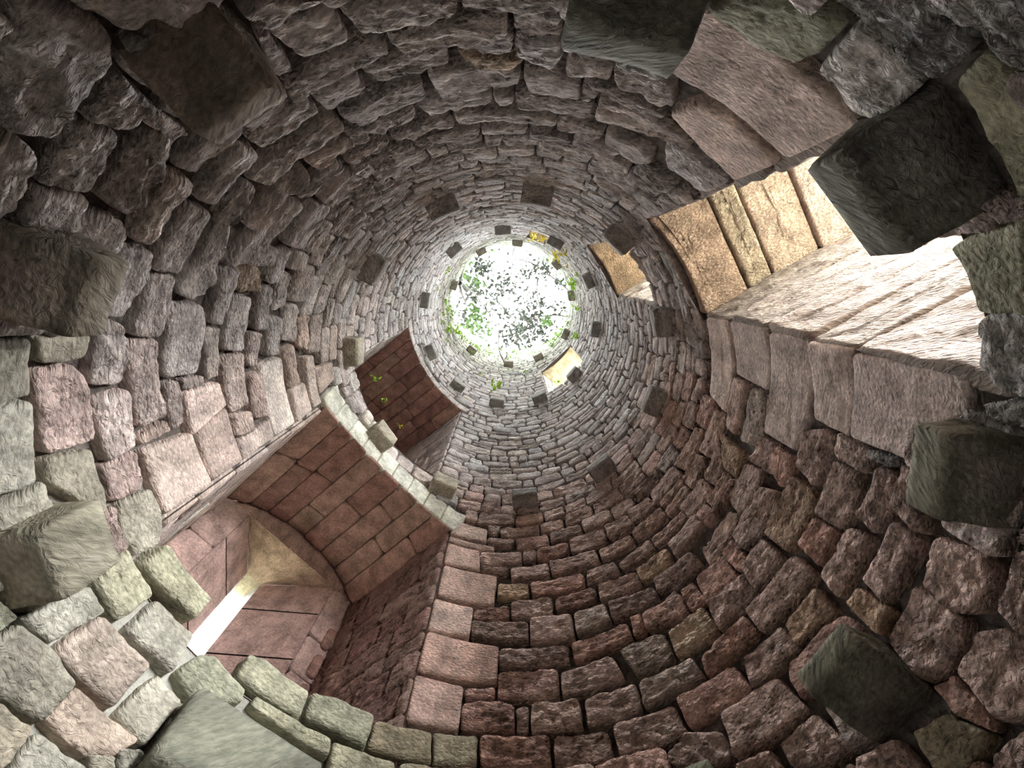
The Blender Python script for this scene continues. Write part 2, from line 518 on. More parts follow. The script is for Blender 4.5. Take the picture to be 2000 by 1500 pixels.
# ------------------------------------------------------------------ wall stones
TRACED = '''
-:-122.9,0.545 -121.4,0.598 -121.8,0.652 -124.0,0.685 -132.9,0.691 -133.6,0.634
-:-134.2,0.626 -133.7,0.662 -135.1,0.686 -140.5,0.698 -142.8,0.675
-:-130.2,0.710 -124.4,0.703 -126.3,0.790 -129.7,0.781
-:-130.6,0.707 -130.3,0.777 -137.9,0.789 -137.8,0.706
-:-138.2,0.708 -138.2,0.792 -142.6,0.803 -142.6,0.702
w:-128.9,0.805 -128.4,0.874 -135.1,0.915 -139.8,0.882 -137.9,0.809
-:-126.2,0.785 -127.3,0.889 -129.1,0.870 -128.2,0.796
-:-132.1,0.914 -127.0,0.927 -123.2,0.967 -124.9,0.993 -132.1,0.977
-:-135.7,1.023 -125.9,0.994 -125.8,1.078 -135.9,1.082
-:-143.1,0.929 -133.2,0.901 -132.9,0.979 -143.8,0.972
-:-146.4,1.006 -136.4,0.998 -137.4,1.096 -147.8,1.099
-:-142.5,0.806 -140.2,0.833 -140.7,0.888 -144.2,0.912 -147.0,0.902
-:-124.7,0.997 -115.4,1.005 -115.5,1.083 -124.9,1.072
-:-130.6,1.113 -114.7,1.134 -115.1,1.228 -130.4,1.216
-:-115.7,0.923 -103.5,0.923 -103.2,0.975 -116.9,0.996
-:-113.3,0.784 -112.8,0.812 -113.5,0.911 -115.7,0.904
-:-112.8,0.791 -106.0,0.801 -106.2,0.892 -112.0,0.877
-:-113.1,0.732 -111.0,0.720 -105.7,0.786 -112.6,0.788
-:-114.7,1.009 -108.1,1.011 -108.4,1.080 -114.7,1.105
-:-124.3,1.263 -116.1,1.263 -115.8,1.335 -123.8,1.348
w:-138.5,1.240 -124.7,1.264 -125.8,1.347 -139.2,1.300
-:-130.4,1.350 -120.9,1.358 -120.7,1.432 -130.3,1.425
w:-146.9,1.140 -131.3,1.117 -131.5,1.193 -147.1,1.211
-:-147.1,1.264 -131.9,1.340 -131.5,1.441 -145.1,1.381
-:-121.3,0.596 -120.4,0.592 -112.4,0.704 -114.9,0.720 -121.2,0.657
-:-105.6,0.805 -94.1,0.845 -94.3,0.873 -96.3,0.904 -104.9,0.899
-:-93.8,0.850 -83.5,0.843 -83.4,0.879 -89.4,0.902 -93.9,0.885
-:-102.8,0.924 -89.2,0.905 -89.2,0.969 -90.8,1.005 -101.6,0.992
-:-88.5,0.899 -83.4,0.887 -82.9,0.959 -87.0,0.982 -88.4,0.962
-:-94.6,0.995 -88.6,0.975 -88.6,1.037 -92.2,1.043
o:-95.4,1.017 -92.5,1.043 -87.0,1.073 -88.6,1.100 -93.5,1.105
-:-88.4,0.981 -82.9,0.959 -82.0,1.016 -82.9,1.091 -88.2,1.051
-:-107.5,1.006 -96.4,1.002 -96.9,1.083 -106.6,1.090
-:-100.3,1.105 -87.4,1.107 -87.6,1.211 -99.7,1.241
-:-87.2,1.115 -82.5,1.115 -79.0,1.126 -78.2,1.228 -86.5,1.230
-:-78.7,1.153 -75.8,1.154 -76.9,1.226 -78.0,1.221
-:-81.7,1.029 -76.0,1.030 -75.5,1.083 -81.2,1.098
-:-75.8,1.028 -67.9,1.022 -65.9,1.102 -67.2,1.129 -74.5,1.099
-:-78.8,1.112 -65.9,1.148 -65.8,1.176 -75.6,1.172
-:-103.6,1.261 -91.9,1.245 -91.9,1.316 -102.5,1.340
-:-91.7,1.245 -88.4,1.256 -88.4,1.304 -91.0,1.329
-:-88.1,1.256 -75.7,1.253 -75.6,1.317 -87.8,1.328
-:-113.1,1.261 -104.1,1.255 -104.6,1.329 -112.9,1.326
-:-110.8,1.373 -99.2,1.387 -99.1,1.450 -108.2,1.461
-:-98.8,1.376 -80.9,1.375 -80.5,1.446 -98.6,1.471
-:-80.5,1.393 -72.0,1.396 -72.2,1.487 -80.3,1.478
-:-75.5,1.198 -60.1,1.199 -58.9,1.239 -74.6,1.346
-:-71.8,1.409 -62.4,1.394 -61.5,1.469 -63.4,1.534 -70.9,1.500
-:-114.2,1.145 -101.2,1.116 -101.5,1.214 -113.3,1.242
-:-108.0,1.501 -94.8,1.513 -95.2,1.603 -106.9,1.583
-:-94.5,1.514 -85.6,1.515 -85.8,1.570 -94.8,1.586
-:-85.2,1.530 -76.2,1.555 -77.1,1.619 -85.0,1.604
-:-119.7,1.381 -111.1,1.385 -111.5,1.446 -119.7,1.450
m:-70.8,0.765 -70.0,0.731 -65.1,0.673 -60.3,0.665 -59.8,0.737 -60.4,0.779 -64.8,0.792
g:-58.7,0.768 -59.6,0.666 -52.6,0.654 -51.1,0.726 -51.2,0.782
g:-62.9,0.664 -62.8,0.641 -59.2,0.586 -53.5,0.579 -52.2,0.638 -55.3,0.660 -60.3,0.665
g:-58.4,0.595 -58.3,0.571 -55.1,0.516 -49.8,0.560 -53.5,0.579
s:-70.8,0.778 -57.4,0.796 -51.1,0.787 -50.7,0.991 -69.3,0.986 -70.6,0.813
s:-65.7,1.145 -63.8,1.037 -60.2,1.012 -50.6,1.017 -50.7,1.207 -58.3,1.203
-:-63.5,1.251 -50.7,1.234 -50.8,1.398 -59.4,1.412
m:-51.7,0.630 -52.6,0.583 -49.5,0.559 -39.9,0.620 -39.8,0.641 -45.1,0.635
m:-35.3,0.768 -36.8,0.700 -38.1,0.634 -27.8,0.671 -27.6,0.750 -31.8,0.753
t:-155.2,0.714 -156.1,0.781 -162.8,0.781 -163.3,0.718
t:-155.9,0.785 -156.5,0.895 -159.7,0.885 -159.4,0.800
r:-160.3,0.793 -160.5,0.875 -162.9,0.901 -171.8,0.908 -171.4,0.802
w:-164.0,0.905 -155.7,0.917 -155.3,0.968 -158.9,1.000 -165.3,0.996
-:-154.2,0.924 -144.2,0.912 -144.7,0.988 -147.2,1.002 -154.8,0.970
-:-157.8,1.004 -148.4,1.015 -148.7,1.100 -156.4,1.108 -158.7,1.076
-:-147.5,1.014 -142.7,1.001 -143.5,1.085 -148.1,1.089
w:-151.9,1.121 -145.6,1.129 -141.9,1.163 -141.7,1.204 -151.9,1.236 -153.1,1.180
-:-166.4,1.118 -153.3,1.105 -153.9,1.220 -160.3,1.258 -167.0,1.242
-:-158.6,0.997 -159.0,1.088 -172.6,1.110 -172.9,1.025
-:-166.0,0.911 -166.1,1.009 -175.6,1.015 -176.0,0.930
-:-174.3,1.021 -173.4,1.118 -175.4,1.119 -175.8,1.022
-:-167.0,1.115 -167.2,1.170 -175.4,1.180 -175.5,1.125
-:-167.3,1.177 -167.7,1.265 -169.8,1.265 -169.5,1.191
-:-158.5,1.251 -159.2,1.335 -169.1,1.340 -169.0,1.281
-:-157.9,1.264 -147.5,1.260 -147.5,1.334 -158.5,1.331
-:-164.2,1.361 -152.7,1.347 -153.5,1.457 -165.4,1.458
sr:-169.9,1.190 -170.4,1.349 -175.8,1.376 -178.6,1.198
sr:-178.3,1.215 -176.0,1.366 171.2,1.391 171.4,1.224
-:-165.6,1.355 -165.5,1.469 -177.9,1.487 -177.8,1.379
s:-176.6,1.028 -177.6,1.202 171.1,1.221 171.2,1.033
r:-176.1,0.916 -176.1,1.010 177.5,1.015 177.8,0.917
t:-171.9,0.804 -172.9,0.899 -179.8,0.906 176.5,0.895 -174.7,0.793
t:-163.5,0.718 -163.9,0.789 -174.5,0.785 -174.1,0.698
t:177.6,0.930 176.9,1.023 172.1,1.030 169.7,1.016 167.9,0.986 168.6,0.919 172.7,0.910
-:-169.0,1.495 -161.3,1.486 -162.4,1.569 -170.4,1.563
r:-171.1,1.495 -171.4,1.575 177.4,1.589 178.2,1.508
s:-170.1,1.575 -169.8,1.730 171.5,1.773 171.4,1.608
-:-177.9,1.384 -179.4,1.497 175.8,1.482 176.9,1.383
s:175.8,1.395 176.3,1.595 171.6,1.597 171.2,1.391
s:-179.2,1.782 -179.4,1.922 171.5,1.949 171.2,1.786
-:-168.1,1.742 -167.6,1.831 -178.9,1.856 -179.0,1.775
-:-168.4,1.610 -158.8,1.597 -159.4,1.690 -168.6,1.701
-:-165.4,1.707 -156.2,1.693 -156.8,1.807 -167.1,1.830
-:-161.0,1.506 -151.1,1.478 -151.3,1.558 -161.7,1.589
-:-157.4,1.588 -148.3,1.583 -148.4,1.661 -156.7,1.697
-:-168.3,1.849 -160.3,1.828 -160.5,1.937 -171.0,1.955
-:-155.3,1.685 -146.0,1.697 -145.9,1.818 -156.0,1.856
sr:-176.6,2.025 -177.7,2.236 176.4,2.229 174.5,2.058
s:-172.1,1.920 -172.7,2.011 171.7,2.053 171.9,1.954
-:-150.4,1.502 -143.2,1.500 -141.7,1.548 -150.5,1.585
ow:-148.2,1.333 -146.3,1.376 -147.0,1.444 -152.4,1.490 -152.4,1.381
s:-19.1,1.924 -19.5,1.724 -5.8,1.709 5.3,1.743 2.8,1.909
s:-19.6,1.709 -19.8,1.459 -14.8,1.447 -5.3,1.471 -6.1,1.688
sw:-19.0,1.452 -19.5,1.241 -5.2,1.250 3.7,1.281 3.6,1.456
sw:-19.2,1.242 -19.7,1.076 -14.9,1.073 -4.0,1.079 -4.2,1.231
s:-19.1,1.072 -19.1,0.789 -14.8,0.786 -10.1,0.888 -5.1,0.885 -4.4,1.075
-:8.1,1.711 -5.3,1.716 -5.2,1.604 1.6,1.605 8.5,1.623
g:8.8,1.578 -4.7,1.577 -4.7,1.481 4.0,1.453 7.8,1.483
-:6.0,1.256 -0.8,1.269 -3.0,1.204 -3.1,1.130 1.4,1.132 7.6,1.159
-:11.8,1.123 0.9,1.128 0.7,1.029 7.4,0.999 11.0,1.025
w:7.3,0.995 -1.9,0.983 -2.0,0.921 4.8,0.916 8.3,0.936
-:2.6,0.919 -4.1,0.919 -4.1,0.882 0.3,0.873 3.4,0.817 4.1,0.844
r:9.1,1.390 4.8,1.371 4.6,1.274 8.8,1.270 12.1,1.297
o:10.2,1.713 10.9,1.530 17.1,1.507 17.5,1.604
-:23.5,1.704 11.2,1.735 17.8,1.599 22.6,1.615
-:22.2,1.500 12.6,1.510 11.3,1.391 17.5,1.374 23.2,1.386
-:22.6,1.359 14.7,1.386 12.8,1.280 18.8,1.268
o:8.2,1.266 8.2,1.156 10.6,1.130 18.6,1.130 20.9,1.134 21.8,1.259 15.4,1.276
-:18.7,1.849 5.8,1.841 6.0,1.729 18.4,1.740
-:27.9,1.968 14.0,1.964 13.0,1.875 25.2,1.826
-:28.7,1.853 19.8,1.849 18.9,1.759 28.2,1.736
-:7.7,2.085 -0.5,2.036 0.7,1.970 7.6,2.020
g:-26.9,0.758 -28.1,0.670 -18.6,0.681 -18.0,0.724 -21.0,0.771
g:-16.2,0.763 -17.6,0.724 -18.0,0.681 -15.0,0.680 -15.1,0.754
g:-3.7,1.018 -4.6,0.931 -3.1,0.935 -2.5,1.008
m:166.9,0.918 167.3,1.000 154.3,1.018 153.8,0.948
m:169.4,0.806 170.7,0.905 161.8,0.903 162.6,0.804
t:171.3,0.674 169.3,0.801 164.7,0.801 166.1,0.690
t:160.9,0.810 160.8,0.909 152.3,0.921 150.9,0.822
tr:165.1,0.689 165.0,0.791 154.3,0.803 154.0,0.699
t:171.0,0.622 170.8,0.670 165.1,0.689 160.0,0.681 159.6,0.609 166.2,0.587
tr:159.5,0.620 159.7,0.686 148.3,0.696 149.4,0.649 153.0,0.619
t:153.3,0.698 152.6,0.806 146.7,0.799 147.3,0.691
m:150.4,0.833 149.6,0.902 146.8,0.920 139.4,0.905 138.9,0.874 146.6,0.810
m:142.0,0.921 142.3,0.990 139.0,1.006 129.1,0.995 128.7,0.920
m:128.1,0.927 128.8,0.998 123.0,1.014 116.0,1.009 115.8,0.917 122.2,0.927
m:137.5,0.883 137.4,0.915 122.0,0.908 121.5,0.864 129.5,0.872
m:121.0,0.846 121.6,0.902 110.0,0.903 109.4,0.866 120.8,0.804
t:158.2,0.546 159.2,0.601 151.1,0.614 151.3,0.581 157.5,0.526
t:165.9,0.584 159.3,0.599 158.6,0.548 158.9,0.523
t:152.5,0.624 149.4,0.649 148.0,0.622 150.5,0.607
t:149.9,0.659 147.3,0.687 144.3,0.674 148.1,0.631
m:176.4,0.656 171.4,0.672 171.3,0.624
s:109.8,2.047 107.3,2.181 97.2,2.153 97.1,2.027 108.7,2.031
s:109.8,2.011 94.3,2.001 94.2,1.955 110.0,1.965
s:109.9,1.960 99.1,1.950 98.2,1.797 109.5,1.794
s:109.4,1.788 93.0,1.768 93.5,1.569 109.4,1.577
s:109.8,1.563 98.8,1.554 99.1,1.390 109.7,1.388
sr:109.8,1.378 91.7,1.362 91.8,1.200 109.9,1.202
sr:110.0,1.198 99.1,1.183 99.1,1.022 109.8,1.024
r:98.8,1.170 92.2,1.186 92.1,1.139 98.5,1.131
r:99.2,1.117 91.7,1.133 88.1,1.113 88.1,1.025 98.9,1.028
-:87.7,1.113 85.1,1.114 85.5,1.020 87.8,1.024
-:84.7,1.126 74.4,1.119 74.7,1.015 84.9,1.022
r:91.9,1.250 78.2,1.249 78.6,1.125 91.7,1.145
-:91.7,1.345 75.0,1.341 75.5,1.255 91.5,1.258
-:99.4,1.477 84.5,1.485 84.7,1.376 98.9,1.395
r:98.8,1.544 89.4,1.577 89.4,1.500 98.7,1.488
-:84.0,1.499 73.1,1.487 73.4,1.350 84.3,1.371
g:72.6,1.485 63.8,1.487 63.7,1.380 72.7,1.369
r:74.5,1.347 60.1,1.352 60.1,1.276 74.2,1.257
-:77.7,1.232 65.5,1.243 64.2,1.136 78.0,1.130
g:63.6,1.254 52.9,1.249 53.1,1.128 61.6,1.126
-:73.5,1.115 62.2,1.116 62.7,1.016 73.8,1.015
g:61.7,1.107 49.5,1.111 49.0,1.035 62.0,1.023
-:68.9,1.007 56.4,1.004 55.9,0.905 68.9,0.914
-:80.6,1.010 69.8,0.995 70.0,0.904 80.8,0.918
r:95.0,1.017 81.1,1.014 81.5,0.910 94.5,0.915
m:104.0,1.005 95.3,1.014 95.1,0.924 103.3,0.910
m:115.3,0.998 104.2,1.004 103.5,0.914 115.5,0.919
-:88.9,1.609 77.4,1.612 77.8,1.497 88.7,1.504
o:92.8,1.712 83.9,1.720 83.9,1.626 92.7,1.619
r:83.4,1.719 67.9,1.717 68.1,1.616 83.1,1.624
r:76.8,1.587 65.5,1.596 65.9,1.502 77.0,1.514
-:89.2,1.823 77.5,1.842 77.5,1.743 88.7,1.738
-:77.2,1.854 62.3,1.834 62.3,1.738 76.9,1.753
-:66.8,1.714 58.1,1.694 57.9,1.605 67.3,1.622
-:64.5,1.611 53.4,1.577 53.5,1.490 65.1,1.507
-:63.2,1.481 50.7,1.447 51.0,1.371 63.3,1.387
r:59.0,1.361 56.1,1.361 56.6,1.279 59.6,1.277
r:56.1,1.361 45.4,1.349 46.0,1.251 56.4,1.281
-:57.3,1.672 46.4,1.705 46.3,1.618 56.6,1.615
o:53.2,1.586 43.1,1.591 43.8,1.501 53.3,1.498
-:99.1,1.935 85.8,1.955 85.6,1.860 98.6,1.836
-:98.6,1.830 89.5,1.836 89.7,1.789 98.2,1.791
-:85.2,1.962 80.5,1.949 81.4,1.857 85.3,1.874
r:80.5,1.964 70.3,1.967 70.7,1.879 80.8,1.869
-:69.5,1.992 57.6,1.970 58.2,1.845 70.0,1.860
-:61.5,1.825 50.6,1.807 51.1,1.736 61.4,1.742
r:87.4,2.085 76.3,2.081 76.3,1.975 86.9,1.964
-:75.7,2.086 64.8,2.082 65.0,2.000 75.8,1.997
-:93.1,2.180 79.0,2.193 79.4,2.097 92.4,2.094
-:96.9,2.068 87.8,2.069 88.1,2.012 96.4,2.012
sr:87.7,2.295 76.9,2.317 77.4,2.203 87.4,2.199
-:78.4,2.199 70.5,2.192 70.9,2.095 78.7,2.111
-:69.6,2.222 59.2,2.218 59.2,2.104 69.8,2.112
-:64.2,2.111 53.4,2.072 54.2,1.979 64.3,2.008
-:57.3,1.973 48.6,1.947 48.4,1.839 57.4,1.857
-:50.1,1.836 38.6,1.820 38.8,1.738 50.0,1.747
-:45.7,1.694 33.8,1.690 34.2,1.628 45.8,1.629
-:50.0,1.479 38.0,1.474 38.3,1.381 50.3,1.401
r:55.8,1.017 43.0,1.017 42.0,0.920 55.3,0.922
-:49.0,0.921 37.1,0.915 36.4,0.838 35.9,0.805 42.4,0.795 50.0,0.806
r:48.0,1.093 35.9,1.114 35.6,1.041 48.6,1.029
or:52.0,1.236 42.2,1.244 42.4,1.129 52.5,1.130
-:51.6,1.272 49.3,1.361 46.1,1.367 45.9,1.266
-:40.9,1.012 31.4,1.009 31.1,0.928 42.0,0.922
r:34.6,0.916 24.9,0.916 21.4,0.897 21.1,0.805 29.7,0.845 36.0,0.829 35.8,0.886
o:30.6,1.007 21.6,1.002 22.5,0.915 31.6,0.940
-:35.3,1.125 20.1,1.118 20.4,1.019 35.3,1.033
-:30.6,1.259 22.6,1.255 22.4,1.139 31.2,1.147
w:41.3,1.248 30.7,1.234 31.4,1.142 42.0,1.125
-:27.8,1.367 18.6,1.396 14.7,1.289 22.6,1.255 27.7,1.281
r:18.3,1.123 12.1,1.119 11.6,1.022 19.0,1.029
-:19.9,1.010 9.4,1.002 8.8,0.931 20.6,0.933
-:15.2,0.907 4.0,0.896 4.5,0.824 12.2,0.831 16.0,0.835
o:19.9,0.909 16.5,0.906 15.7,0.813 20.2,0.806
-:20.1,0.794 10.4,0.804 10.2,0.688 16.5,0.671 20.3,0.694
-:9.8,0.791 2.5,0.802 1.5,0.697 3.3,0.674 8.3,0.678 10.6,0.717
-:6.4,0.653 -0.6,0.667 -2.8,0.649 7.0,0.598 7.5,0.611
-:16.2,0.663 10.9,0.672 7.9,0.637 7.7,0.594 14.6,0.543 17.2,0.579
r:19.8,0.680 16.5,0.664 17.3,0.587 18.5,0.573 20.5,0.628
m:26.0,0.654 20.7,0.634 18.7,0.571 23.5,0.564 27.3,0.588
-:20.3,0.556 14.6,0.543 19.1,0.504 22.8,0.540
-:42.7,0.789 35.4,0.795 33.5,0.699 38.4,0.698 42.9,0.734
-:34.3,0.681 28.0,0.663 27.6,0.603 31.7,0.608 35.4,0.652
-:50.4,0.796 44.2,0.784 43.9,0.741 45.6,0.716 51.6,0.763
w:60.4,0.884 56.2,0.917 50.2,0.880 50.6,0.810 54.7,0.815 60.7,0.858
w:35.8,1.436 24.5,1.472 22.8,1.405 36.2,1.347
-:46.2,1.482 37.7,1.469 37.8,1.383 47.0,1.370
-:42.4,1.599 31.3,1.605 31.5,1.529 42.2,1.499
'''.strip().split('\n')

stones = []      # (style, poly[(th,h)...])
for ln in TRACED:
    st, pts = ln.split(':')
    poly = [tuple(float(v) for v in q.split(',')) for q in pts.split()]
    th = np.degrees(np.unwrap(np.radians([q[0] for q in poly])))
    stones.append((st, np.c_[th, [q[1] for q in poly]], True))

COURSES = [0.36, 0.47, 0.58, 0.685, 0.80, 0.912, 1.015, 1.12, 1.24, 1.36, 1.49, 1.605, 1.725, 1.845, 1.97, 2.09, 2.205, 2.32]
while COURSES[-1] < 7.6:
    COURSES.append(COURSES[-1] + float(rng.uniform(0.085, 0.135)))


def in_poly(p, x, y):
    x0, y0 = p[:, 0], p[:, 1]; x1, y1 = np.roll(x0, -1), np.roll(y0, -1)
    c = ((y0 > y) != (y1 > y)) & (x < (x1 - x0) * (y - y0) / (y1 - y0 + 1e-12) + x0)
    return bool(c.sum() & 1)


def traced_at(th, h):
    for st, p, _ in TR_BY_H.get(int(h * 20), []):
        for k in (-360, 0, 360):
            if p[:, 0].min() - 0.5 <= th + k <= p[:, 0].max() + 0.5 and in_poly(p, th + k, h):
                return True
    return False


TR_BY_H = {}
for s in stones:
    for k in range(int(s[1][:, 1].min() * 20) - 1, int(s[1][:, 1].max() * 20) + 2):
        TR_BY_H.setdefault(k, []).append(s)


def wob(th, i):
    """shared waviness of course line i"""
    a = math.radians(th)
    return 0.006 * math.sin(3 * a + i * 1.9) + 0.005 * math.sin(8 * a + i * 4.1) + 0.003 * math.sin(17 * a + i * 2.3)


STEP = 0.5
fill = []
for i in range(len(COURSES) - 1):
    h0, h1 = COURSES[i], COURSES[i + 1]
    free = []
    for k in range(720):
        th = -180 + k * STEP
        ok = True
        for f in (0.25, 0.5, 0.75):
            hm = h0 + (h1 - h0) * f
            if hm > h_top(th) or traced_at(th + STEP / 2, hm):
                ok = False; break
            for w in OPENINGS:
                if w.inside(th + STEP / 2, hm) or w.in_band(th + STEP / 2, hm):
                    ok = False; break
            if not ok:
                break
        free.append(ok)
    # start scanning at a blocked cell if there is one
    s0 = next((k for k in range(720) if not free[k]), None)
    runs = []
    if s0 is None:
        st0 = int(rng.integers(0, 60))
        runs.append((st0, st0 + 720))
    else:
        k = s0
        while k < s0 + 720:
            if free[k % 720]:
                e = k
                while e < s0 + 720 and free[e % 720]:
                    e += 1
                runs.append((k, e)); k = e
            else:
                k += 1
    for a, b in runs:
        ta, tb = -180 + a * STEP, -180 + b * STEP
        L_ = tb - ta
        if L_ < 2.4:
            continue
        t = ta
        while tb - t > 0.6:
            wd = float(rng.choice([rng.uniform(9, 14), rng.uniform(6, 9.5), rng.uniform(3, 5.5)], p=[0.5, 0.37, 0.13]))
            if tb - t - wd < 3.0:
                wd = tb - t
            if wd > 17:
                wd = wd / 2
            e = t + wd
            sk = rng.uniform(-0.5, 0.5, 2)
            sty = ''
            x = rng.random()
            if x < 0.08: sty = 'w'
            elif x < 0.2: sty = 'r'
            elif x < 0.27: sty = 'g'
            fill.append((sty, np.array([(t + sk[0], h0 + wob(t, i)), (e + sk[1], h0 + wob(e, i)),
                                        (e - sk[1], h1 + wob(e, i + 1)), (t - sk[0], h1 + wob(t, i + 1))]), False))
            # occasionally split into two thin stones
            if wd > 6 and rng.random() < 0.12 and i > 8:
                f = rng.uniform(0.4, 0.6); sty2, p, _ = fill.pop()
                m0, m1 = p[0] * (1 - f) + p[3] * f, p[1] * (1 - f) + p[2] * f
                fill.append((sty2, np.array([p[0], p[1], m1, m0]), False)); fill.append(('', np.array([m0, m1, p[2], p[3]]), False))
            t = e

# regional staining of the untraced stones
for q in range(len(fill)):
    sty, p, _ = fill[q]
    th = (p[:, 0].mean() + 180) % 360 - 180; h = p[:, 1].mean()
    if 100 < th < 185 or th < -172:
        if h < 1.05 and sty == '':
            fill[q] = (('t' if th > 140 or th < 0 else 'm'), p, False)
    if 5 < th < 100 and h < 2.2 and sty == '' and rng.random() < 0.4:
        fill[q] = ('r', p, False)


def project(x, y, z):
    v = np.array([x - CAM_XY[0], y - CAM_XY[1], z - EYE])
    c = np.array([v @ _right, v @ _down, v @ _fwd])
    if c[2] <= 0.01:
        return None
    return 1000 + F_PX * c[0] / c[2], 750 + F_PX * c[1] / c[2]


def seen_area(p):
    q = []
    for th, h in p:
        a = math.radians(th); s = project(R * math.cos(a), R * math.sin(a), Z(h))
        if s is None:
            return 0.0
        q.append((min(max(s[0], -30), 2030), min(max(s[1], -30), 1530)))
    q = np.array(q)
    return abs(0.5 * np.sum(q[:, 0] * np.roll(q[:, 1], -1) - np.roll(q[:, 0], -1) * q[:, 1]))


allst = stones + fill
areas = [seen_area(s[1]) for s in allst]
order = sorted(range(len(allst)), key=lambda k: -areas[k])
single = set(order[:300])
JV, JF, JC, JU, JR, nj = [], [], [], [], [], 0
for idx in order:
    sty, p, tr = allst[idx]
    h = float(p[:, 1].mean()); th = float(p[:, 0].mean())
    if areas[idx] < 2 and h < 1.2:
        continue
    dressed = 's' in sty
    poly = np.c_[np.radians(p[:, 0]) * R, p[:, 1] * R]
    lod = NEAR if (idx in single) else (MID if areas[idx] > 700 else FAR)
    thn = (th + 180) % 360 - 180
    dark_side = thn < -60 or thn > 175
    if dressed:
        proud, amp, wea, gap, cor = rng.uniform(0.028, 0.036), 0.003, (0.008 if 'w' in sty else 0), 0.003, 0.035
    else:
        proud = rng.uniform(0.029, 0.046)
        amp, wea, gap, cor = rng.uniform(0.006, 0.012), (0.022 if 'w' in sty else rng.choice([0, 0.003, 0.007])), (0.001 if tr else rng.uniform(0.003, 0.006)), 0.075
        if h > 2.4:
            proud *= 0.8; gap = rng.uniform(0.006, 0.010); cor = 0.1
        if 't' in sty or 'm' in sty:
            amp *= 0.45; wea = 0; gap *= 0.7; cor = 0.05
    V, fc = pillow(poly, lod, gap=gap, proud=proud, amp=amp, seed=idx % 97, corner=cor, weather=wea,
                   jitter=0.002 if dressed else 0.007)
    uvs = np.c_[V[:, 0] + idx * 0.37, V[:, 1], V[:, 2]]
    X = on_cylinder(V)
    col = stone_colour(sty, th, h)
    relief = (0.35 if dressed else (0.38 if ('t' in sty or 'm' in sty) else rng.uniform(0.7, 1.15)))
    if h > 2.4:
        relief *= 0.6
    elif dark_side and not dressed:
        relief *= 0.7
    if idx in single:
        make_object('stone', X, fc, MAT_STONE, wall, np.tile(col, (len(X), 1)), uvs, relief)
    else:
        JV.append(X); JF.extend([tuple(v + nj for v in f) for f in fc]); nj += len(X)
        JC.append(np.tile(col, (len(X), 1))); JU.append(uvs); JR.append(np.full(len(X), relief))
far_stones = make_object('stones', np.vstack(JV), JF, MAT_STONE, wall, np.vstack(JC), np.vstack(JU), np.concatenate(JR), center=False)
tag(far_stones, 'smaller coursed stones of the tower wall', None, None, 'stuff')


# ------------------------------------------------------------------ openings: reveals, vaults, voussoirs
def quad_strip(name, P, mat, parent, faces=None):
    return make_object(name, P, faces or [tuple(range(len(P)))], mat, parent, smooth=False)


def xyz(w, u, n, h):
    q = w.u * u * R + w.n * n * R
    return (q[0], q[1], Z(h))


def planar_stones(parent, name, mapper, a0, a1, b0, b1, rowh, lens, style, mat, relief=0.6, proud=0.02, amp=0.005, gap=0.006, weather=0.0, lod=MID, slant=0.0, cols=None, seed0=0):
    """courses of stones on a flat reveal; a is metres along, b metres above the eye"""
    b = b0; k = 0
    while b < b1 - 0.03:
        rh = rng.uniform(*rowh)
        if b1 - b - rh < rowh[0] * 0.6:
            rh = b1 - b
        a = a0 - (rng.uniform(0, lens[0]) if k else 0)
        while a < a1 - 0.02:
            ln = rng.uniform(*lens)
            if a1 - a - ln < lens[0] * 0.5:
                ln = a1 - a
            s, e = max(a, a0), min(a + ln, a1)
            if e - s > 0.04:
                poly = np.array([(s, b + slant * s), (e, b + slant * e), (e, min(b + rh, b1 + .0) + slant * e), (s, min(b + rh, b1) + slant * s)])
                V, fc = pillow(poly, lod, gap=gap, proud=proud * rng.uniform(0.7, 1.3), amp=amp, seed=int(rng.integers(0, 90)), corner=0.06, weather=weather, jitter=0.004, back=0.03)
                col = stone_colour(style, 140, 1.5) if cols is None else np.array(cols[int(rng.integers(0, len(cols)))]) * rng.uniform(0.85, 1.15)
                X = mapper(V)
                make_object(name, X, fc, mat, parent, np.tile(col, (len(X), 1)), np.c_[V[:, 0] + seed0 + k, V[:, 1], V[:, 2]], relief)
            a += ln
        b += rh; k += 1


def cyl_u(n):
    return math.sqrt(max(1 - n * n, 0.01))


RED = [(0.34, 0.20, 0.17), (0.37, 0.222, 0.188), (0.40, 0.255, 0.212), (0.31, 0.172, 0.148), (0.42, 0.283, 0.235)]


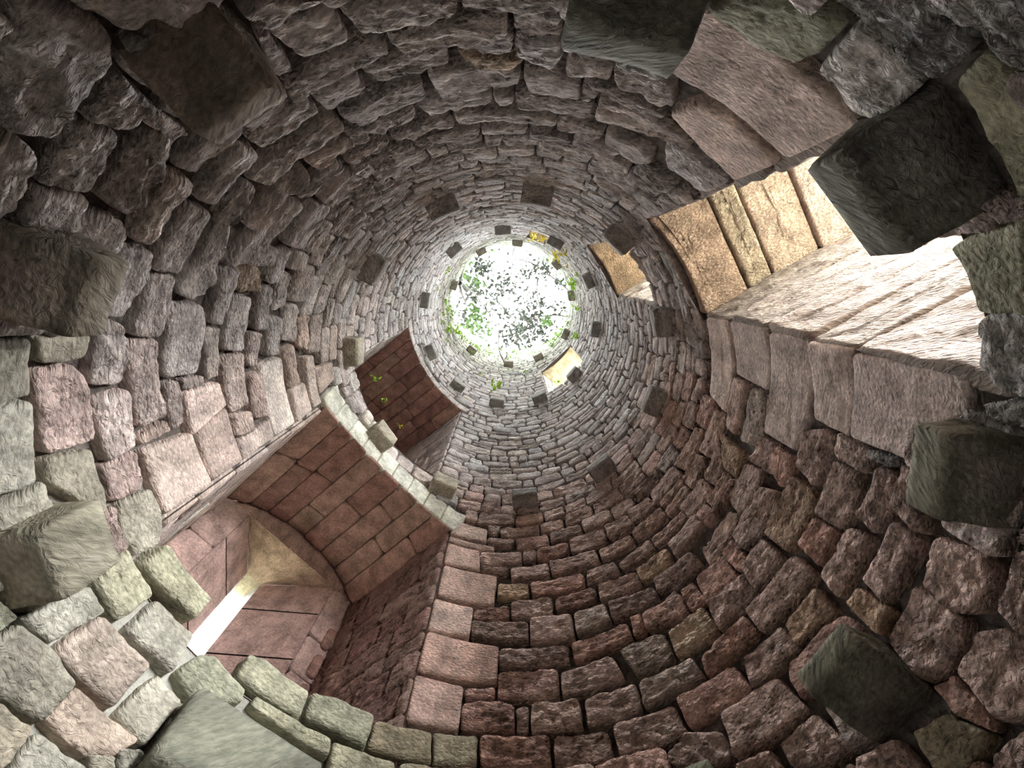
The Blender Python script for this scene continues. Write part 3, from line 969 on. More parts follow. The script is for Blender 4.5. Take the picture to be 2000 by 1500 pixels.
def vault(parent, w, rows, lens, cols, mat, relief=0.3, first=None):
    """rows of slabs along the heading on a flat or barrel-vaulted head"""
    if w.rise > 0:
        rad = (w.half ** 2 + w.rise ** 2) / (2 * w.rise); fmax = math.asin(w.half / rad)
    else:
        rad = None
    zc = w.spring + w.rise - (rad or 0)

    def nb(b):            # b metres across -> n, h, normal (toward the room)
        if rad is None:
            return b / R + w.nc, np.full_like(b, w.spring), np.zeros_like(b), -np.ones_like(b)
        f = b / R / rad
        return w.nc + rad * np.sin(f), zc + rad * np.cos(f), -np.sin(f), -np.cos(f)

    def mapper(V):
        n, h, dn, dz = nb(V[:, 1])
        nn = n * R + V[:, 2] * dn
        return np.c_[w.u[0] * V[:, 0] + w.n[0] * nn, w.u[1] * V[:, 0] + w.n[1] * nn, EYE + h * R + V[:, 2] * dz]
    tot = (2 * fmax * rad if rad else 2 * w.half) * R
    edges = [-tot / 2]
    for k in range(rows):
        edges.append(edges[-1] + tot / rows * rng.uniform(0.85, 1.15))
    edges = np.array(edges); edges = -tot / 2 + (edges + tot / 2) * tot / (edges[-1] + tot / 2)
    for k in range(rows):
        b0, b1 = edges[k], edges[k + 1]
        nn, _, _, _ = nb(np.array([b0, b1]))
        ua, ub = cyl_u(nn[0]) * R - 0.03, cyl_u(nn[1]) * R - 0.03
        a = min(ua, ub); end = w.back * R
        cur = [ua, ub]; firststone = True
        while min(cur) < end - 0.03:
            ln = rng.uniform(*lens) * (rng.uniform(0.5, 1) if firststone else 1)
            nx = max(cur) + ln
            if end - nx < lens[0] * 0.4:
                nx = end
            nx = min(nx, end)
            poly = np.array([(cur[0], b0), (nx, b0), (nx, b1), (cur[1], b1)])
            V, fc = pillow(poly, MID, gap=0.004, proud=0.012 * rng.uniform(0.5, 1.6), amp=0.0025, seed=int(rng.integers(0, 90)), corner=0.04, jitter=0.002, back=0.02)
            col = np.array(cols[int(rng.integers(0, len(cols)))]) * rng.uniform(0.85, 1.15)
            X = mapper(V)
            make_object('slab', X, fc, mat, parent, np.tile(col, (len(X), 1)), np.c_[V[:, 0] + k, V[:, 1], V[:, 2]], relief)
            cur = [nx, nx]; firststone = False
    # core behind the slabs
    nbk = 16
    V, Fc = [], []
    for q in range(nbk + 1):
        b = np.array([-tot / 2 + tot * q / nbk]); n, h, dn, dz = nb(b)
        off = 0.012
        nn = n[0] * R - off * dn[0]; hh = Z(h[0]) - off * dz[0]
        for u in (cyl_u(n[0]) * R - 0.01, w.back * R + 0.02):
            V.append((w.u[0] * u + w.n[0] * nn, w.u[1] * u + w.n[1] * nn, hh))
    for q in range(nbk):
        Fc.append((2 * q, 2 * q + 1, 2 * q + 3, 2 * q + 2))
    make_object('vault_core', V, Fc, MAT_MORTAR_PALE, parent, smooth=False)


def reveal_core(parent, w, side, n, out, extra=0.0):
    """flat core of a jamb"""
    u0 = cyl_u(n) - 0.01
    P = [xyz(w, u0, n, w.sill - 0.05), xyz(w, out, n, w.sill - 0.05), xyz(w, out, n, w.spring + 0.05 + extra), xyz(w, u0, n, w.spring + 0.05 + extra)]
    quad_strip('jamb_core', P, MAT_MORTAR_PALE, parent)


def sill_plate(parent, w, out, mat):
    V = []
    for n in np.linspace(w.n0 - .02, w.n1 + .02, 9):
        V.append(xyz(w, cyl_u(n) + 0.01, n, w.sill - 0.005)); V.append(xyz(w, out, n, w.sill + 0.02))
    Fc = [(2 * q, 2 * q + 1, 2 * q + 3, 2 * q + 2) for q in range(8)]
    make_object('sill', V, Fc, mat, parent, smooth=False)


def voussoirs(parent, w, count, thick, cols, skew=0.0):
    edges = np.linspace(w.th0 - 3, w.th1 + 3, count + 1)
    for k in range(count):
        a, b = edges[k], edges[k + 1]
        lower, upper = [], []
        for t in np.linspace(a, b, 5):
            tc = min(max(t, w.th0), w.th1)
            lower.append((t, w.head(tc) + (0.004 if w.th0 <= t <= w.th1 else 0.0)))
        for t in np.linspace(b, a, 5):
            tc = min(max(t, w.th0), w.th1)
            upper.append((t + (t - 0.5 * (w.th0 + w.th1)) * 0.05, w.head(tc) + thick))
        p = np.array(lower + upper)
        poly = np.c_[np.radians(p[:, 0]) * R, p[:, 1] * R]
        V, fc = pillow(poly, dict(n=44, rings=MID['rings'], frac=MID['frac']), gap=0.0015, proud=0.03, amp=0.003, seed=k * 3, corner=0.04, jitter=0.001)
        col = np.array(cols[k % len(cols)]) * rng.uniform(0.92, 1.08)
        X = on_cylinder(V)
        make_object('voussoir', X, fc, MAT_DRESSED, parent, np.tile(col, (len(X), 1)), np.c_[V[:, 0] + k, V[:, 1], V[:, 2]], 0.35)


def make_window(name, label):
    o = empty(name, (0, 0, 0))
    return tag(o, label, None, None, 'structure')


# --- vaulted embrasure with the slit
w = W_ARCH
win1 = make_window('window_1', 'deep vaulted embrasure with a bright narrow slit in the red back wall')
PALE = [(0.66, 0.65, 0.56), (0.63, 0.62, 0.54), (0.68, 0.67, 0.58), (0.62, 0.61, 0.54)]
vault(win1, w, 8, (0.45, 0.85), RED, MAT_DRESSED)
voussoirs(win1, w, 9, 0.185, PALE)
uu = w.u; nn = w.n
# right jamb (towards the tower's lower side): rough rubble
mp = on_plane(w.n * w.n0 * R, w.u, w.n)
planar_stones(win1, 'jamb_stone', mp, cyl_u(w.n0) * R, w.back * R, w.sill * R - 0.05, w.spring * R, (0.13, 0.2), (0.18, 0.42), 'r', MAT_STONE, relief=0.9, proud=0.028, amp=0.012, weather=0.006, cols=RED, slant=0.0)
reveal_core(win1, w, 0, w.n0 - 0.004, w.back + 0.02)
mp = on_plane(w.n * w.n1 * R, w.u, -w.n)
planar_stones(win1, 'jamb_stone', mp, cyl_u(w.n1) * R, w.back * R, w.sill * R - 0.05, w.spring * R, (0.2, 0.32), (0.35, 0.7), 's', MAT_DRESSED, relief=0.7, proud=0.012, amp=0.005)
reveal_core(win1, w, 0, w.n1 + 0.004, w.back + 0.02)
sill_plate(win1, w, 2.1, MAT_MORTAR_PALE)


def surf(parent, name, rows, mat, col, relief=0.3, sub=10, amp=0.004, seed=0):
    """bilinear patch between four corners, lightly uneven"""
    A, B, Cc, D = [np.array(v, float) for v in rows]
    g = np.linspace(0, 1, sub + 1)
    V, UV = [], []
    nrm = np.cross(B - A, D - A); nrm /= np.linalg.norm(nrm) + 1e-9
    for j in g:
        for i in g:
            p = (A * (1 - i) + B * i) * (1 - j) + (D * (1 - i) + Cc * i) * j
            la = i * np.linalg.norm(B - A); lb = j * np.linalg.norm(D - A)
            e = min(i, 1 - i, j, 1 - j) > 0.001
            p = p + nrm * (amp * 2 * (fbm(la * 8 + seed, lb * 12, seed, 3) - 0.5) if e else 0)
            V.append(p); UV.append((la + seed, lb, 0))
    s = sub + 1
    Fc = [(j * s + i, j * s + i + 1, (j + 1) * s + i + 1, (j + 1) * s + i) for j in range(sub) for i in range(sub)]
    return make_object(name, V, Fc, mat, parent, np.tile(np.array(col), (len(V), 1)), UV, relief)


D1, D2, D3 = 1.70, 2.0, 2.10            # back wall, slit frame, outer face
EL, ER = 0.335, -0.33                   # half widths of the splay on the back wall (left +n, right -n)
SL, SR = 0.036 + 0.055, 0.036 - 0.055   # slit frame
SOL, SOR = 0.036 + 0.036, 0.036 - 0.036
HS, HSO = 2.085, 2.03                   # slit frame head, slit head
HC = 2.11
ROSE = (0.50, 0.345, 0.31); OCHRE = (0.44, 0.32, 0.235); BRN = (0.39, 0.25, 0.22)
HB = 0.95
# tympanum (lens between vault and splay head)
Vt, Ft = [], []
for q in range(13):
    n = w.n0 + (w.n1 - w.n0) * q / 12
    Vt.append(xyz(w, D1, n, max(w.head_n(n), 2.05) + 0.02)); Vt.append(xyz(w, D1 + 0.01, n, min(HC, w.head_n(n))))
for q in range(12):
    Ft.append((2 * q, 2 * q + 1, 2 * q + 3, 2 * q + 2))
make_object('tympanum', Vt, Ft, MAT_DRESSED, win1, np.tile(np.array(BRN), (len(Vt), 1)), [(v[0] + v[1], v[2], 0) for v in Vt], 0.3, smooth=False)
# back wall strips beside the splay, in blocks
for (na, nb_, nm) in ((w.n0, ER, 'back_wall_block'), (EL, w.n1, 'back_wall_block')):
    hcur = HB
    while hcur < HC - 0.02:
        hn = min(hcur + rng.uniform(0.2, 0.34), HC)
        if HC - hn < 0.1:
            hn = HC
        mpb = on_plane(w.u * D1 * R, w.n, -w.u)
        V, fc = pillow(np.array([(na * R, hcur * R), (nb_ * R, hcur * R), (nb_ * R, hn * R), (na * R, hn * R)]), MID, gap=0.004, proud=0.012, amp=0.004, seed=int(rng.integers(0, 90)), corner=0.05, jitter=0.002, back=0.03)
        X = mpb(V)
        col = np.array(ROSE) * rng.uniform(0.85, 1.15)
        make_object(nm, X, fc, MAT_DRESSED, win1, np.tile(col, (len(X), 1)), np.c_[V[:, 0], V[:, 1] + hcur, V[:, 2]], 0.35)
        hcur = hn
surf(win1, 'splay_head', [xyz(w, D1, EL, HC), xyz(w, D1, ER, HC), xyz(w, D2, SR, HS), xyz(w, D2, SL, HS)], MAT_DRESSED, OCHRE, 0.35, 14, 0.006, 3)
for (e0, s0) in ((EL, SL), (ER, SR)):
    hs = [HB, 1.32, 1.62, 1.90, HC]
    hs2 = [HB, 1.32, 1.62, 1.90, HS]
    for k in range(4):
        g_ = 0.004
        c_ = np.array(ROSE) * rng.uniform(0.88, 1.12)
        pts = [xyz(w, D1, e0, hs[k] + g_), xyz(w, D2, s0, hs2[k] + g_), xyz(w, D2, s0, hs2[k + 1] - g_), xyz(w, D1, e0, hs[k + 1] - g_)]
        surf(win1, 'splay_block', pts, MAT_DRESSED, c_, 0.35, 10, 0.004, k + 3)
    quad_strip('splay_core', [xyz(w, D1 + 0.02, e0, HB), xyz(w, D2 + 0.02, s0 * 1.02, HB), xyz(w, D2 + 0.02, s0 * 1.02, HS + .01), xyz(w, D1 + 0.02, e0, HC + .01)], MAT_MORTAR_PALE, win1)
# slit frame: grey rebate then opening
GREY = (0.30, 0.29, 0.28)
for (a, b) in ((SL, SOL), (SR, SOR)):
    surf(win1, 'slit_frame', [xyz(w, D2, a, HB), xyz(w, D3, b, HB), xyz(w, D3, b, HSO), xyz(w, D2, a, HS)], MAT_DRESSED, GREY, 0.1, 4, 0.0, 1)
surf(win1, 'slit_frame', [xyz(w, D2, SL, HS), xyz(w, D2, SR, HS), xyz(w, D3, SOR, HSO), xyz(w, D3, SOL, HSO)], MAT_DRESSED, (0.36, 0.31, 0.22), 0.1, 4, 0.0, 2)
# outer masonry round the slit
o_ = [xyz(w, D3, w.n0 - .03, HB - .1), xyz(w, D3, SOR, HB - .1), xyz(w, D3, SOR, HSO), xyz(w, D3, w.n0 - .03, HSO),
      xyz(w, D3, SOL, HB - .1), xyz(w, D3, w.n1 + .03, HB - .1), xyz(w, D3, w.n1 + .03, HSO), xyz(w, D3, SOL, HSO),
      xyz(w, D3, w.n0 - .03, 2.34), xyz(w, D3, w.n1 + .03, 2.34), xyz(w, D1 - .02, w.n0 - .03, 2.34), xyz(w, D1 - .02, w.n1 + .03, 2.34),
      xyz(w, D1 - .02, w.n0 - .03, HB - .1), xyz(w, D1 - .02, w.n1 + .03, HB - .1)]
make_object('outer_masonry', o_, [(0, 1, 2, 3), (4, 5, 6, 7), (3, 6, 9, 8), (8, 9, 11, 10), (10, 12, 0, 3, 8), (11, 13, 5, 6, 9)], MAT_MORTAR_PALE, win1, smooth=False)
# rubble packing between back wall and jamb
for k in range(5):
    hb = 1.10 + k * 0.16
    na = w.n0 + 0.012
    mpb = on_plane(w.u * (D1 - 0.012) * R, w.n, -w.u)
    V, fc = pillow(np.array([(na * R, hb * R), ((na + 0.07) * R, hb * R + 0.01), ((na + 0.065) * R, (hb + 0.13) * R), (na * R, (hb + 0.14) * R)]), MID, gap=0.008, proud=0.02, amp=0.004, seed=k + 40, corner=0.15, back=0.02)
    X = mpb(V)
    make_object('packing_stone', X, fc, MAT_DRESSED, win1, np.tile(np.array((0.30, 0.17, 0.14)) * rng.uniform(.8, 1.2), (len(X), 1)), V, 0.4)

# --- embrasure above it
w = W_ARCH_UP
win2 = make_window('window_2', 'upper vaulted embrasure with reddish slab soffit, above the big embrasure')
vault(win2, w, 8, (0.45, 0.85), RED, MAT_DRESSED)
voussoirs(win2, w, 9, 0.13, [(0.55, 0.51, 0.48), (0.57, 0.53, 0.50)])
for n, sgn in ((w.n0, 1), (w.n1, -1)):
    mp = on_plane(w.n * n * R, w.u, w.n * sgn)
    planar_stones(win2, 'jamb_stone', mp, cyl_u(n) * R, w.back * R, w.sill * R - 0.05, w.spring * R, (0.15, 0.22), (0.3, 0.6), 's', MAT_DRESSED, relief=0.7, proud=0.014, amp=0.006, cols=[(0.50, 0.44, 0.41), (0.46, 0.39, 0.36), (0.53, 0.48, 0.45)])
    reveal_core(win2, w, 0, n - 0.004 * sgn, w.back + 0.02)
mpb = on_plane(w.u * w.back * R, w.n, -w.u)
planar_stones(win2, 'back_wall_block', mpb, w.n0 * R, w.n1 * R, w.sill * R - 0.05, (w.spring + w.rise) * R, (0.25, 0.35), (0.35, 0.6), 'r', MAT_DRESSED, relief=0.4, proud=0.012, amp=0.004, cols=RED)
quad_strip('back_core', [xyz(w, w.back + .01, w.n0, w.sill - .05), xyz(w, w.back + .01, w.n1, w.sill - .05), xyz(w, w.back + .01, w.n1, w.spring + .15), xyz(w, w.back + .01, w.n0, w.spring + .15)], MAT_MORTAR_PALE, win2)
sill_plate(win2, w, w.back + 0.02, MAT_MORTAR_PALE)


# --- open side embrasures
def side_window(name, label, w, joints, cols, jcols, jrows, wea):
    o = make_window(name, label)
    us = [None] + joints + [w.back]
    for k in range(len(us) - 1):
        a, b = us[k], us[k + 1]
        if a is None:
            poly = [(cyl_u(n) * R - 0.03, n * R) for n in np.linspace(w.n0, w.n1, 7)] + [(b * R, w.n1 * R), (b * R, w.n0 * R)]
        else:
            poly = [(a * R, w.n0 * R), (b * R, w.n0 * R), (b * R, w.n1 * R), (a * R, w.n1 * R)]
        V, fc = pillow(np.array(poly), dict(n=56, rings=NEAR['rings'], frac=NEAR['frac']), gap=0.007, proud=0.02 + rng.uniform(0, 0.012), amp=0.006, seed=k + 60, corner=0.02, jitter=0.005, back=0.05)

        def mapper(V):
            return np.c_[w.u[0] * V[:, 0] + w.n[0] * V[:, 1], w.u[1] * V[:, 0] + w.n[1] * V[:, 1], Z(w.spring) + 0.02 - V[:, 2]]
        X = mapper(V)
        make_object('lintel_slab', X, fc, MAT_DRESSED, o, np.tile(np.array(cols[k % len(cols)]), (len(X), 1)), np.c_[V[:, 0] + k * 2, V[:, 1], V[:, 2]], 0.8)
    quad_strip('lintel_core', [xyz(w, cyl_u(w.n0) - 0.02, w.n0 - .03, w.spring + .03), xyz(w, w.back, w.n0 - .03, w.spring + .03), xyz(w, w.back, w.n1 + .03, w.spring + .03), xyz(w, cyl_u(w.n1) - 0.02, w.n1 + .03, w.spring + .03)], MAT_MORTAR, o)
    for n, sgn in ((w.n1, -1), (w.n0, 1)):
        mp = on_plane(w.n * n * R, w.u, w.n * sgn)
        hh = jrows
        for k in range(len(hh) - 1):
            cuts = [cyl_u(n) * R - 0.02, cyl_u(n) * R + R * rng.uniform(0.45, 0.65), (w.back if sgn < 0 else 2.12) * R]  # unseen left jamb lengthened outward to shade the facing jamb
            for c in range(2):
                V, fc = pillow(np.array([(cuts[c], hh[k] * R), (cuts[c + 1], hh[k] * R), (cuts[c + 1], hh[k + 1] * R), (cuts[c], hh[k + 1] * R)]), NEAR, gap=0.0025, proud=0.02, amp=0.008, seed=k * 7 + c, corner=0.03, weather=wea, jitter=0.002, back=0.05)
                X = mp(V)
                make_object('jamb_stone', X, fc, MAT_DRESSED, o, np.tile(np.array(jcols[(k + c) % len(jcols)]) * rng.uniform(.93, 1.07), (len(X), 1)), np.c_[V[:, 0], V[:, 1] + V[:, 0] * 0.5, V[:, 2]], 1.0)
        reveal_core(o, w, 0, n - 0.004 * sgn, w.back if sgn < 0 else 2.12)
    sill_plate(o, w, w.back, MAT_MORTAR_PALE)
    return o


side_window('window_3', 'bright side opening with pinkish slab lintels and rippled pale jamb, right of the tower', W_SIDE,
            [1.19, 1.307, 1.53], [(0.44, 0.315, 0.24), (0.45, 0.365, 0.275), (0.46, 0.35, 0.275), (0.47, 0.365, 0.305)],
            [(0.37, 0.305, 0.26), (0.36, 0.305, 0.26), (0.385, 0.31, 0.265)], [0.70, 1.07, 1.24, 1.455, 1.71, 1.94], 0.007)
side_window('window_4', 'upper side opening with orange-brown soffit half hidden by a corbel', W_SIDE_UP,
            [1.25, 1.5], [(0.44, 0.32, 0.22), (0.47, 0.35, 0.25), (0.52, 0.44, 0.34)],
            [(0.50, 0.44, 0.37), (0.48, 0.42, 0.35)], [2.62, 2.85, 3.1, 3.34, 3.58], 0.005)


def small_window(name, label, w, col, jcol):
    o = make_window(name, label)
    poly = [(cyl_u(n) * R - 0.03, n * R) for n in np.linspace(w.n0, w.n1, 7)] + [(w.back * R, w.n1 * R), (w.back * R, w.n0 * R)]
    V, fc = pillow(np.array(poly), MID, gap=0.003, proud=0.02, amp=0.004, seed=5, corner=0.02, jitter=0.002)
    X = np.c_[w.u[0] * V[:, 0] + w.n[0] * V[:, 1], w.u[1] * V[:, 0] + w.n[1] * V[:, 1], Z(w.spring) + 0.02 - V[:, 2]]
    make_object('lintel_slab', X, fc, MAT_DRESSED, o, np.tile(np.array(col), (len(X), 1)), V, 0.4)
    quad_strip('lintel_core', [xyz(w, cyl_u(w.n0) - 0.02, w.n0 - .03, w.spring + .03), xyz(w, w.back, w.n0 - .03, w.spring + .03), xyz(w, w.back, w.n1 + .03, w.spring + .03), xyz(w, cyl_u(w.n1) - 0.02, w.n1 + .03, w.spring + .03)], MAT_MORTAR, o)
    for n, sgn in ((w.n0, 1), (w.n1, -1)):
        mp = on_plane(w.n * n * R, w.u, w.n * sgn)
        planar_stones(o, 'jamb_stone', mp, cyl_u(n) * R, w.back * R, w.sill * R - 0.05, w.spring * R, (0.2, 0.3), (0.3, 0.5), 's', MAT_DRESSED, relief=0.5, proud=0.012, amp=0.004, lod=FAR, cols=[jcol])
        reveal_core(o, w, 0, n - 0.004 * sgn, w.back)
    mpb = on_plane(w.u * w.back * R, w.n, -w.u)
    # a low parapet at the outer end; the opening above it lets the daylight in
    hm = w.sill + 0.2 * (w.spring - w.sill)
    planar_stones(o, 'back_wall_block', mpb, w.n0 * R, w.n1 * R, w.sill * R - 0.05, hm * R, (0.2, 0.3), (0.25, 0.4), 's', MAT_DRESSED, relief=0.5, proud=0.012, amp=0.004, lod=FAR, cols=[jcol])
    sill_plate(o, w, w.back + 0.02, MAT_MORTAR_PALE)
    return o


small_window('window_5', 'small high opening with ochre soffit at the lower right of the sky hole', W_HIGH, (0.44, 0.37, 0.26), (0.56, 0.51, 0.45))
small_window('window_6', 'narrow high opening with brown soffit behind yellow leaves at the upper right of the sky hole', W_HIGH_B, (0.40, 0.30, 0.18), (0.42, 0.38, 0.33))


# ------------------------------------------------------------------ corbels
def corbel(th, hb, height, tip, wdeg, nose, col, label, group, moss=0.0, seed=0, cut=0.0):
    p = (1 - tip) * R; H = height * R; wd = math.radians(wdeg) * R * (0.5 + 0.5 * tip)
    prof = []
    z0 = nose * H; rr = 0.18 * min(p, H)
    for f in np.linspace(-0.55, 1.0, 12):           # underside rising to the nose
        d = f * (p - rr)
        prof.append((d, z0 * max(f, 0) ** 2.0))
    for a in np.linspace(0, math.pi / 2, 5)[1:]:
        prof.append((p - rr + rr * math.sin(a), z0 + rr - rr * math.cos(a)))
    for z in np.linspace(z0 + rr, H, 5)[1:]:
        prof.append((p, z))
    for d in np.linspace(p, -0.55 * p, 6)[1:]:
        prof.append((d, H))
    prof = np.array(prof); m = len(prof)
    cen = np.array([prof[:, 0].mean(), prof[:, 1].mean()])
    ts = [-0.5, -0.5, -0.47, -0.36, -0.22, -0.08, 0.08, 0.22, 0.36, 0.47, 0.5, 0.5]
    V, UV = [], []
    tgt = np.array([-math.sin(math.radians(th)), math.cos(math.radians(th))]); inw = -pdir(th)
    base = pdir(th) * R
    for k, t in enumerate(ts):
        ins = 0.035 if k in (0, len(ts) - 1) else (0.012 if k in (1, len(ts) - 2) else 0.0)
        for (d, z) in prof:
            dd, zz = d, z
            dd -= ins * (1 if d > p * 0.5 else 0); zz += ins * (1 if z < H * 0.4 else (-1 if z > H * 0.8 else 0))
            if k in (0, len(ts) - 1) :
                tt = t * wd * 0.985
            else:
                tt = t * wd
            nz = 0.010 * (fbm(np.array([tt * 9 + seed]), np.array([d * 9 + z * 11]), seed, 3)[0] - 0.5) * 2
            if d > 0:
                dd += nz * (0.8 if z > 0.01 else 0.2); zz += nz * (0.9 if z < 0.02 else 0.0)
            taper = 1 - cut * max(d, 0) / p
            xy = base + inw * dd + tgt * tt * taper
            V.append((xy[0], xy[1], Z(hb) + zz)); UV.append((tt + seed * 1.3 + 0.9 * z, d + 0.4 * z, 0.0))
    Fc = []
    K = len(ts)
    for k in range(K - 1):
        for i in range(m):
            j = (i + 1) % m
            Fc.append((k * m + i, k * m + j, (k + 1) * m + j, (k + 1) * m + i))
    Fc.append(tuple(range(m - 1, -1, -1))); Fc.append(tuple((K - 1) * m + i for i in range(m)))
    V = np.array(V)
    cols = np.tile(np.array(col), (len(V), 1))
    if moss > 0:
        up = np.clip((V[:, 2] - Z(hb)) / (H * 0.5), 0, 1)
        nz = fbm(np.array(UV)[:, 0] * 12, np.array(UV)[:, 1] * 12, seed, 3)
        k = np.clip((up * 0.6 + nz - 0.45) * 2.2, 0, 1)[:, None] * moss
        cols = cols * (1 - k) + np.array((0.19, 0.20, 0.135)) * k
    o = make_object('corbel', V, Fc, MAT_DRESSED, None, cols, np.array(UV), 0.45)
    return tag(o, label, 'corbel', group)


DARK = (0.24, 0.20, 0.18); OLIVE = (0.21, 0.20, 0.185); TAN = (0.19, 0.187, 0.15); REDC = (0.28, 0.21, 0.18)
A_RING = [
    (-118.6, 0.685, 0.118, 0.885, 9.6, 0.45, REDC, 0.35, 'large dark corbel with green-tinged nose in the upper left corner'),
    (-77.2, 0.685, 0.118, 0.885, 11.8, 0.25, OLIVE, 0.4, 'large dark olive corbel cut by the top edge, beside the long dressed stone'),
    (-45.4, 0.68, 0.118, 0.88, 13.2, 0.30, OLIVE, 0.4, 'large black-brown corbel standing before the bright side opening'),
    (-147.2, 0.685, 0.118, 0.88, 10.4, 0.45, REDC, 0.5, 'large dark corbel with mossy rim at the left edge, the upper of two there'),
    (-8.4, 0.68, 0.118, 0.885, 11.8, 0.40, DARK, 0.6, 'large moss-fronted corbel at the right edge below the bright side opening'),
    (25.6, 0.685, 0.118, 0.865, 11.6, 0.5, DARK, 0.65, 'large corbel with mossy top strip in the lower right corner'),
    (177.5, 0.665, 0.138, 0.885, 10.0, 0.12, (0.36, 0.31, 0.25), 0.5, 'large greenish corbel with grooved rounded face at the left edge, the lower of two there'),
    (135.0, 0.63, 0.168, 0.885, 24.0, 0.08, TAN, 0.2, 'large pale grey-green corbel at the bottom edge below the slit'),
    (57.5, 0.66, 0.118, 0.885, 9.0, 0.3, DARK, 0.9, 'corbel whose mossy top just shows at the bottom edge, right of middle'),
]
for k, (th, hb, ht, tip, wd, nose, col, ms, lab) in enumerate(A_RING):
    corbel(th, hb, ht, tip, wd, nose, col, lab, 'lowest ring of large corbels', ms, k + 1)


def clock(th):
    hr = int(round(((th + 90) % 360) / 30.0)) % 12
    return ['twelve', 'one', 'two', 'three', 'four', 'five', 'six', 'seven', 'eight', 'nine', 'ten', 'eleven'][hr]


B_RING = [-80.3, -112.4, -145.0, -48.5, -14.7, 15.5, 49.5, 83.3, 117.2, 149.0, -176.0]
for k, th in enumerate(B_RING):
    lit = 100 < th or th < -170  # lit-side corbels get a lighter colour, the others a darker one
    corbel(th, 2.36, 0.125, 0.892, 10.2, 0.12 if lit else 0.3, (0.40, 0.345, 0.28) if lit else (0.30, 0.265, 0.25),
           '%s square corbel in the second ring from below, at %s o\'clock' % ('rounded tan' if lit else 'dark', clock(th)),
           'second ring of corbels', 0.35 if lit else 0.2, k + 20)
C_RING = [-94.4, -128.0, -60.0, -27.5, 5.1, 39.6, 68.8, 99.5, 129.4, 158.9, -166.0]
for k, th in enumerate(C_RING):
    lit = th > 90
    corbel(th, 4.43, 0.13, 0.893, 10.0, 0.15, (0.30, 0.285, 0.265),
           'small grey corbel in the third ring from below, at %s o\'clock' % clock(th), 'third ring of corbels', 0.3, k + 40)
D_RING = [(-83.8, 6.35), (-118.9, 6.6), (-160.0, 6.5), (-10.5, 6.3), (-41.6, 6.45), (132.1, 6.45), (92.2, 6.5), (25.6, 6.25), (61.1, 6.5)]
for k, (th, hb) in enumerate(D_RING):
    corbel(th, hb, 0.15, 0.89, 9.5, 0.3, (0.24, 0.205, 0.175),
           'tiny worn corbel in the topmost ring under the sky hole, at %s o\'clock' % clock(th), 'topmost ring of corbels', 0.3, k + 60)

# ------------------------------------------------------------------ floor and ground
def disc(name, r0, r1, z, mat, seg=64):
    V, Fc = [], []
    for i in range(seg):
        a = 2 * math.pi * i / seg
        V.append((r0 * math.cos(a), r0 * math.sin(a), z)); V.append((r1 * math.cos(a), r1 * math.sin(a), z))
    for i in range(seg):
        j = (i + 1) % seg
        Fc.append((2 * i, 2 * i + 1, 2 * j + 1, 2 * j))
    if r0 == 0:
        V = [(r1 * math.cos(2 * math.pi * i / seg), r1 * math.sin(2 * math.pi * i / seg), z) for i in range(seg)]
        Fc = [tuple(range(seg))]
    return make_object(name, V, Fc, mat, smooth=False, center=False)


tag(disc('floor', 0, R + 0.03, 0.0, MAT_EARTH), None, None, None, 'structure')
tag(disc('ground', R * 2.3, 60, 0.2, MAT_GRASS), None, None, None, 'structure')


# ------------------------------------------------------------------ plants
def leaf_cloud(pts, size, up=(0, 0, 1), spread=1.0, curl=0.25, down=0.0):
    V, Fc = [], []
    for p in pts:
        s = size * rng.uniform(0.6, 1.3)
        d = rng.normal(0, 1, 3); d[2] *= 0.5; d[2] -= down; d /= np.linalg.norm(d)
        nrm = np.array([0, 0, 1.0]) + rng.normal(0, 0.55, 3)
        sd = np.cross(d, nrm); sd /= np.linalg.norm(sd) + 1e-9
        nn_ = np.cross(sd, d)
        b = len(V)
        wdt = s * 0.27
        V += [p, p + d * s * 0.4 + sd * wdt, p + d * s * 0.45 + nn_ * s * -0.06, p + d * s * 0.4 - sd * wdt, p + d * s]
        Fc += [(b, b + 1, b + 2), (b, b + 2, b + 3), (b + 1, b + 4, b + 2), (b + 2, b + 4, b + 3)]
    return V, Fc


def tube(path, r0, r1, seg=6):
    P = np.array(path, float)
    # smooth the path
    t = np.arange(len(P)); tt = np.linspace(0, len(P) - 1, (len(P) - 1) * 4 + 1)
    P = np.stack([np.interp(tt, t, P[:, k]) for k in range(3)], 1)
    for _ in range(2):
        P[1:-1] = 0.25 * P[:-2] + 0.5 * P[1:-1] + 0.25 * P[2:]
    V, Fc = [], []
    for i, p in enumerate(P):
        d = P[min(i + 1, len(P) - 1)] - P[max(i - 1, 0)]; d /= np.linalg.norm(d) + 1e-9
        a = np.cross(d, (0.3, 0.2, 1.0)); a /= np.linalg.norm(a) + 1e-9; b = np.cross(d, a)
        r = r0 + (r1 - r0) * i / (len(P) - 1)
        for k in range(seg):
            f = 2 * math.pi * k / seg
            V.append(p + r * (a * math.cos(f) + b * math.sin(f)))
    for i in range(len(P) - 1):
        for k in range(seg):
            Fc.append((i * seg + k, i * seg + (k + 1) % seg, (i + 1) * seg + (k + 1) % seg, (i + 1) * seg + k))
    Fc.append(tuple(range(seg))); Fc.append(tuple((len(P) - 1) * seg + k for k in range(seg)))
    return V, Fc


def W3(x, y, h):
    return np.array([x * R, y * R, Z(h)])


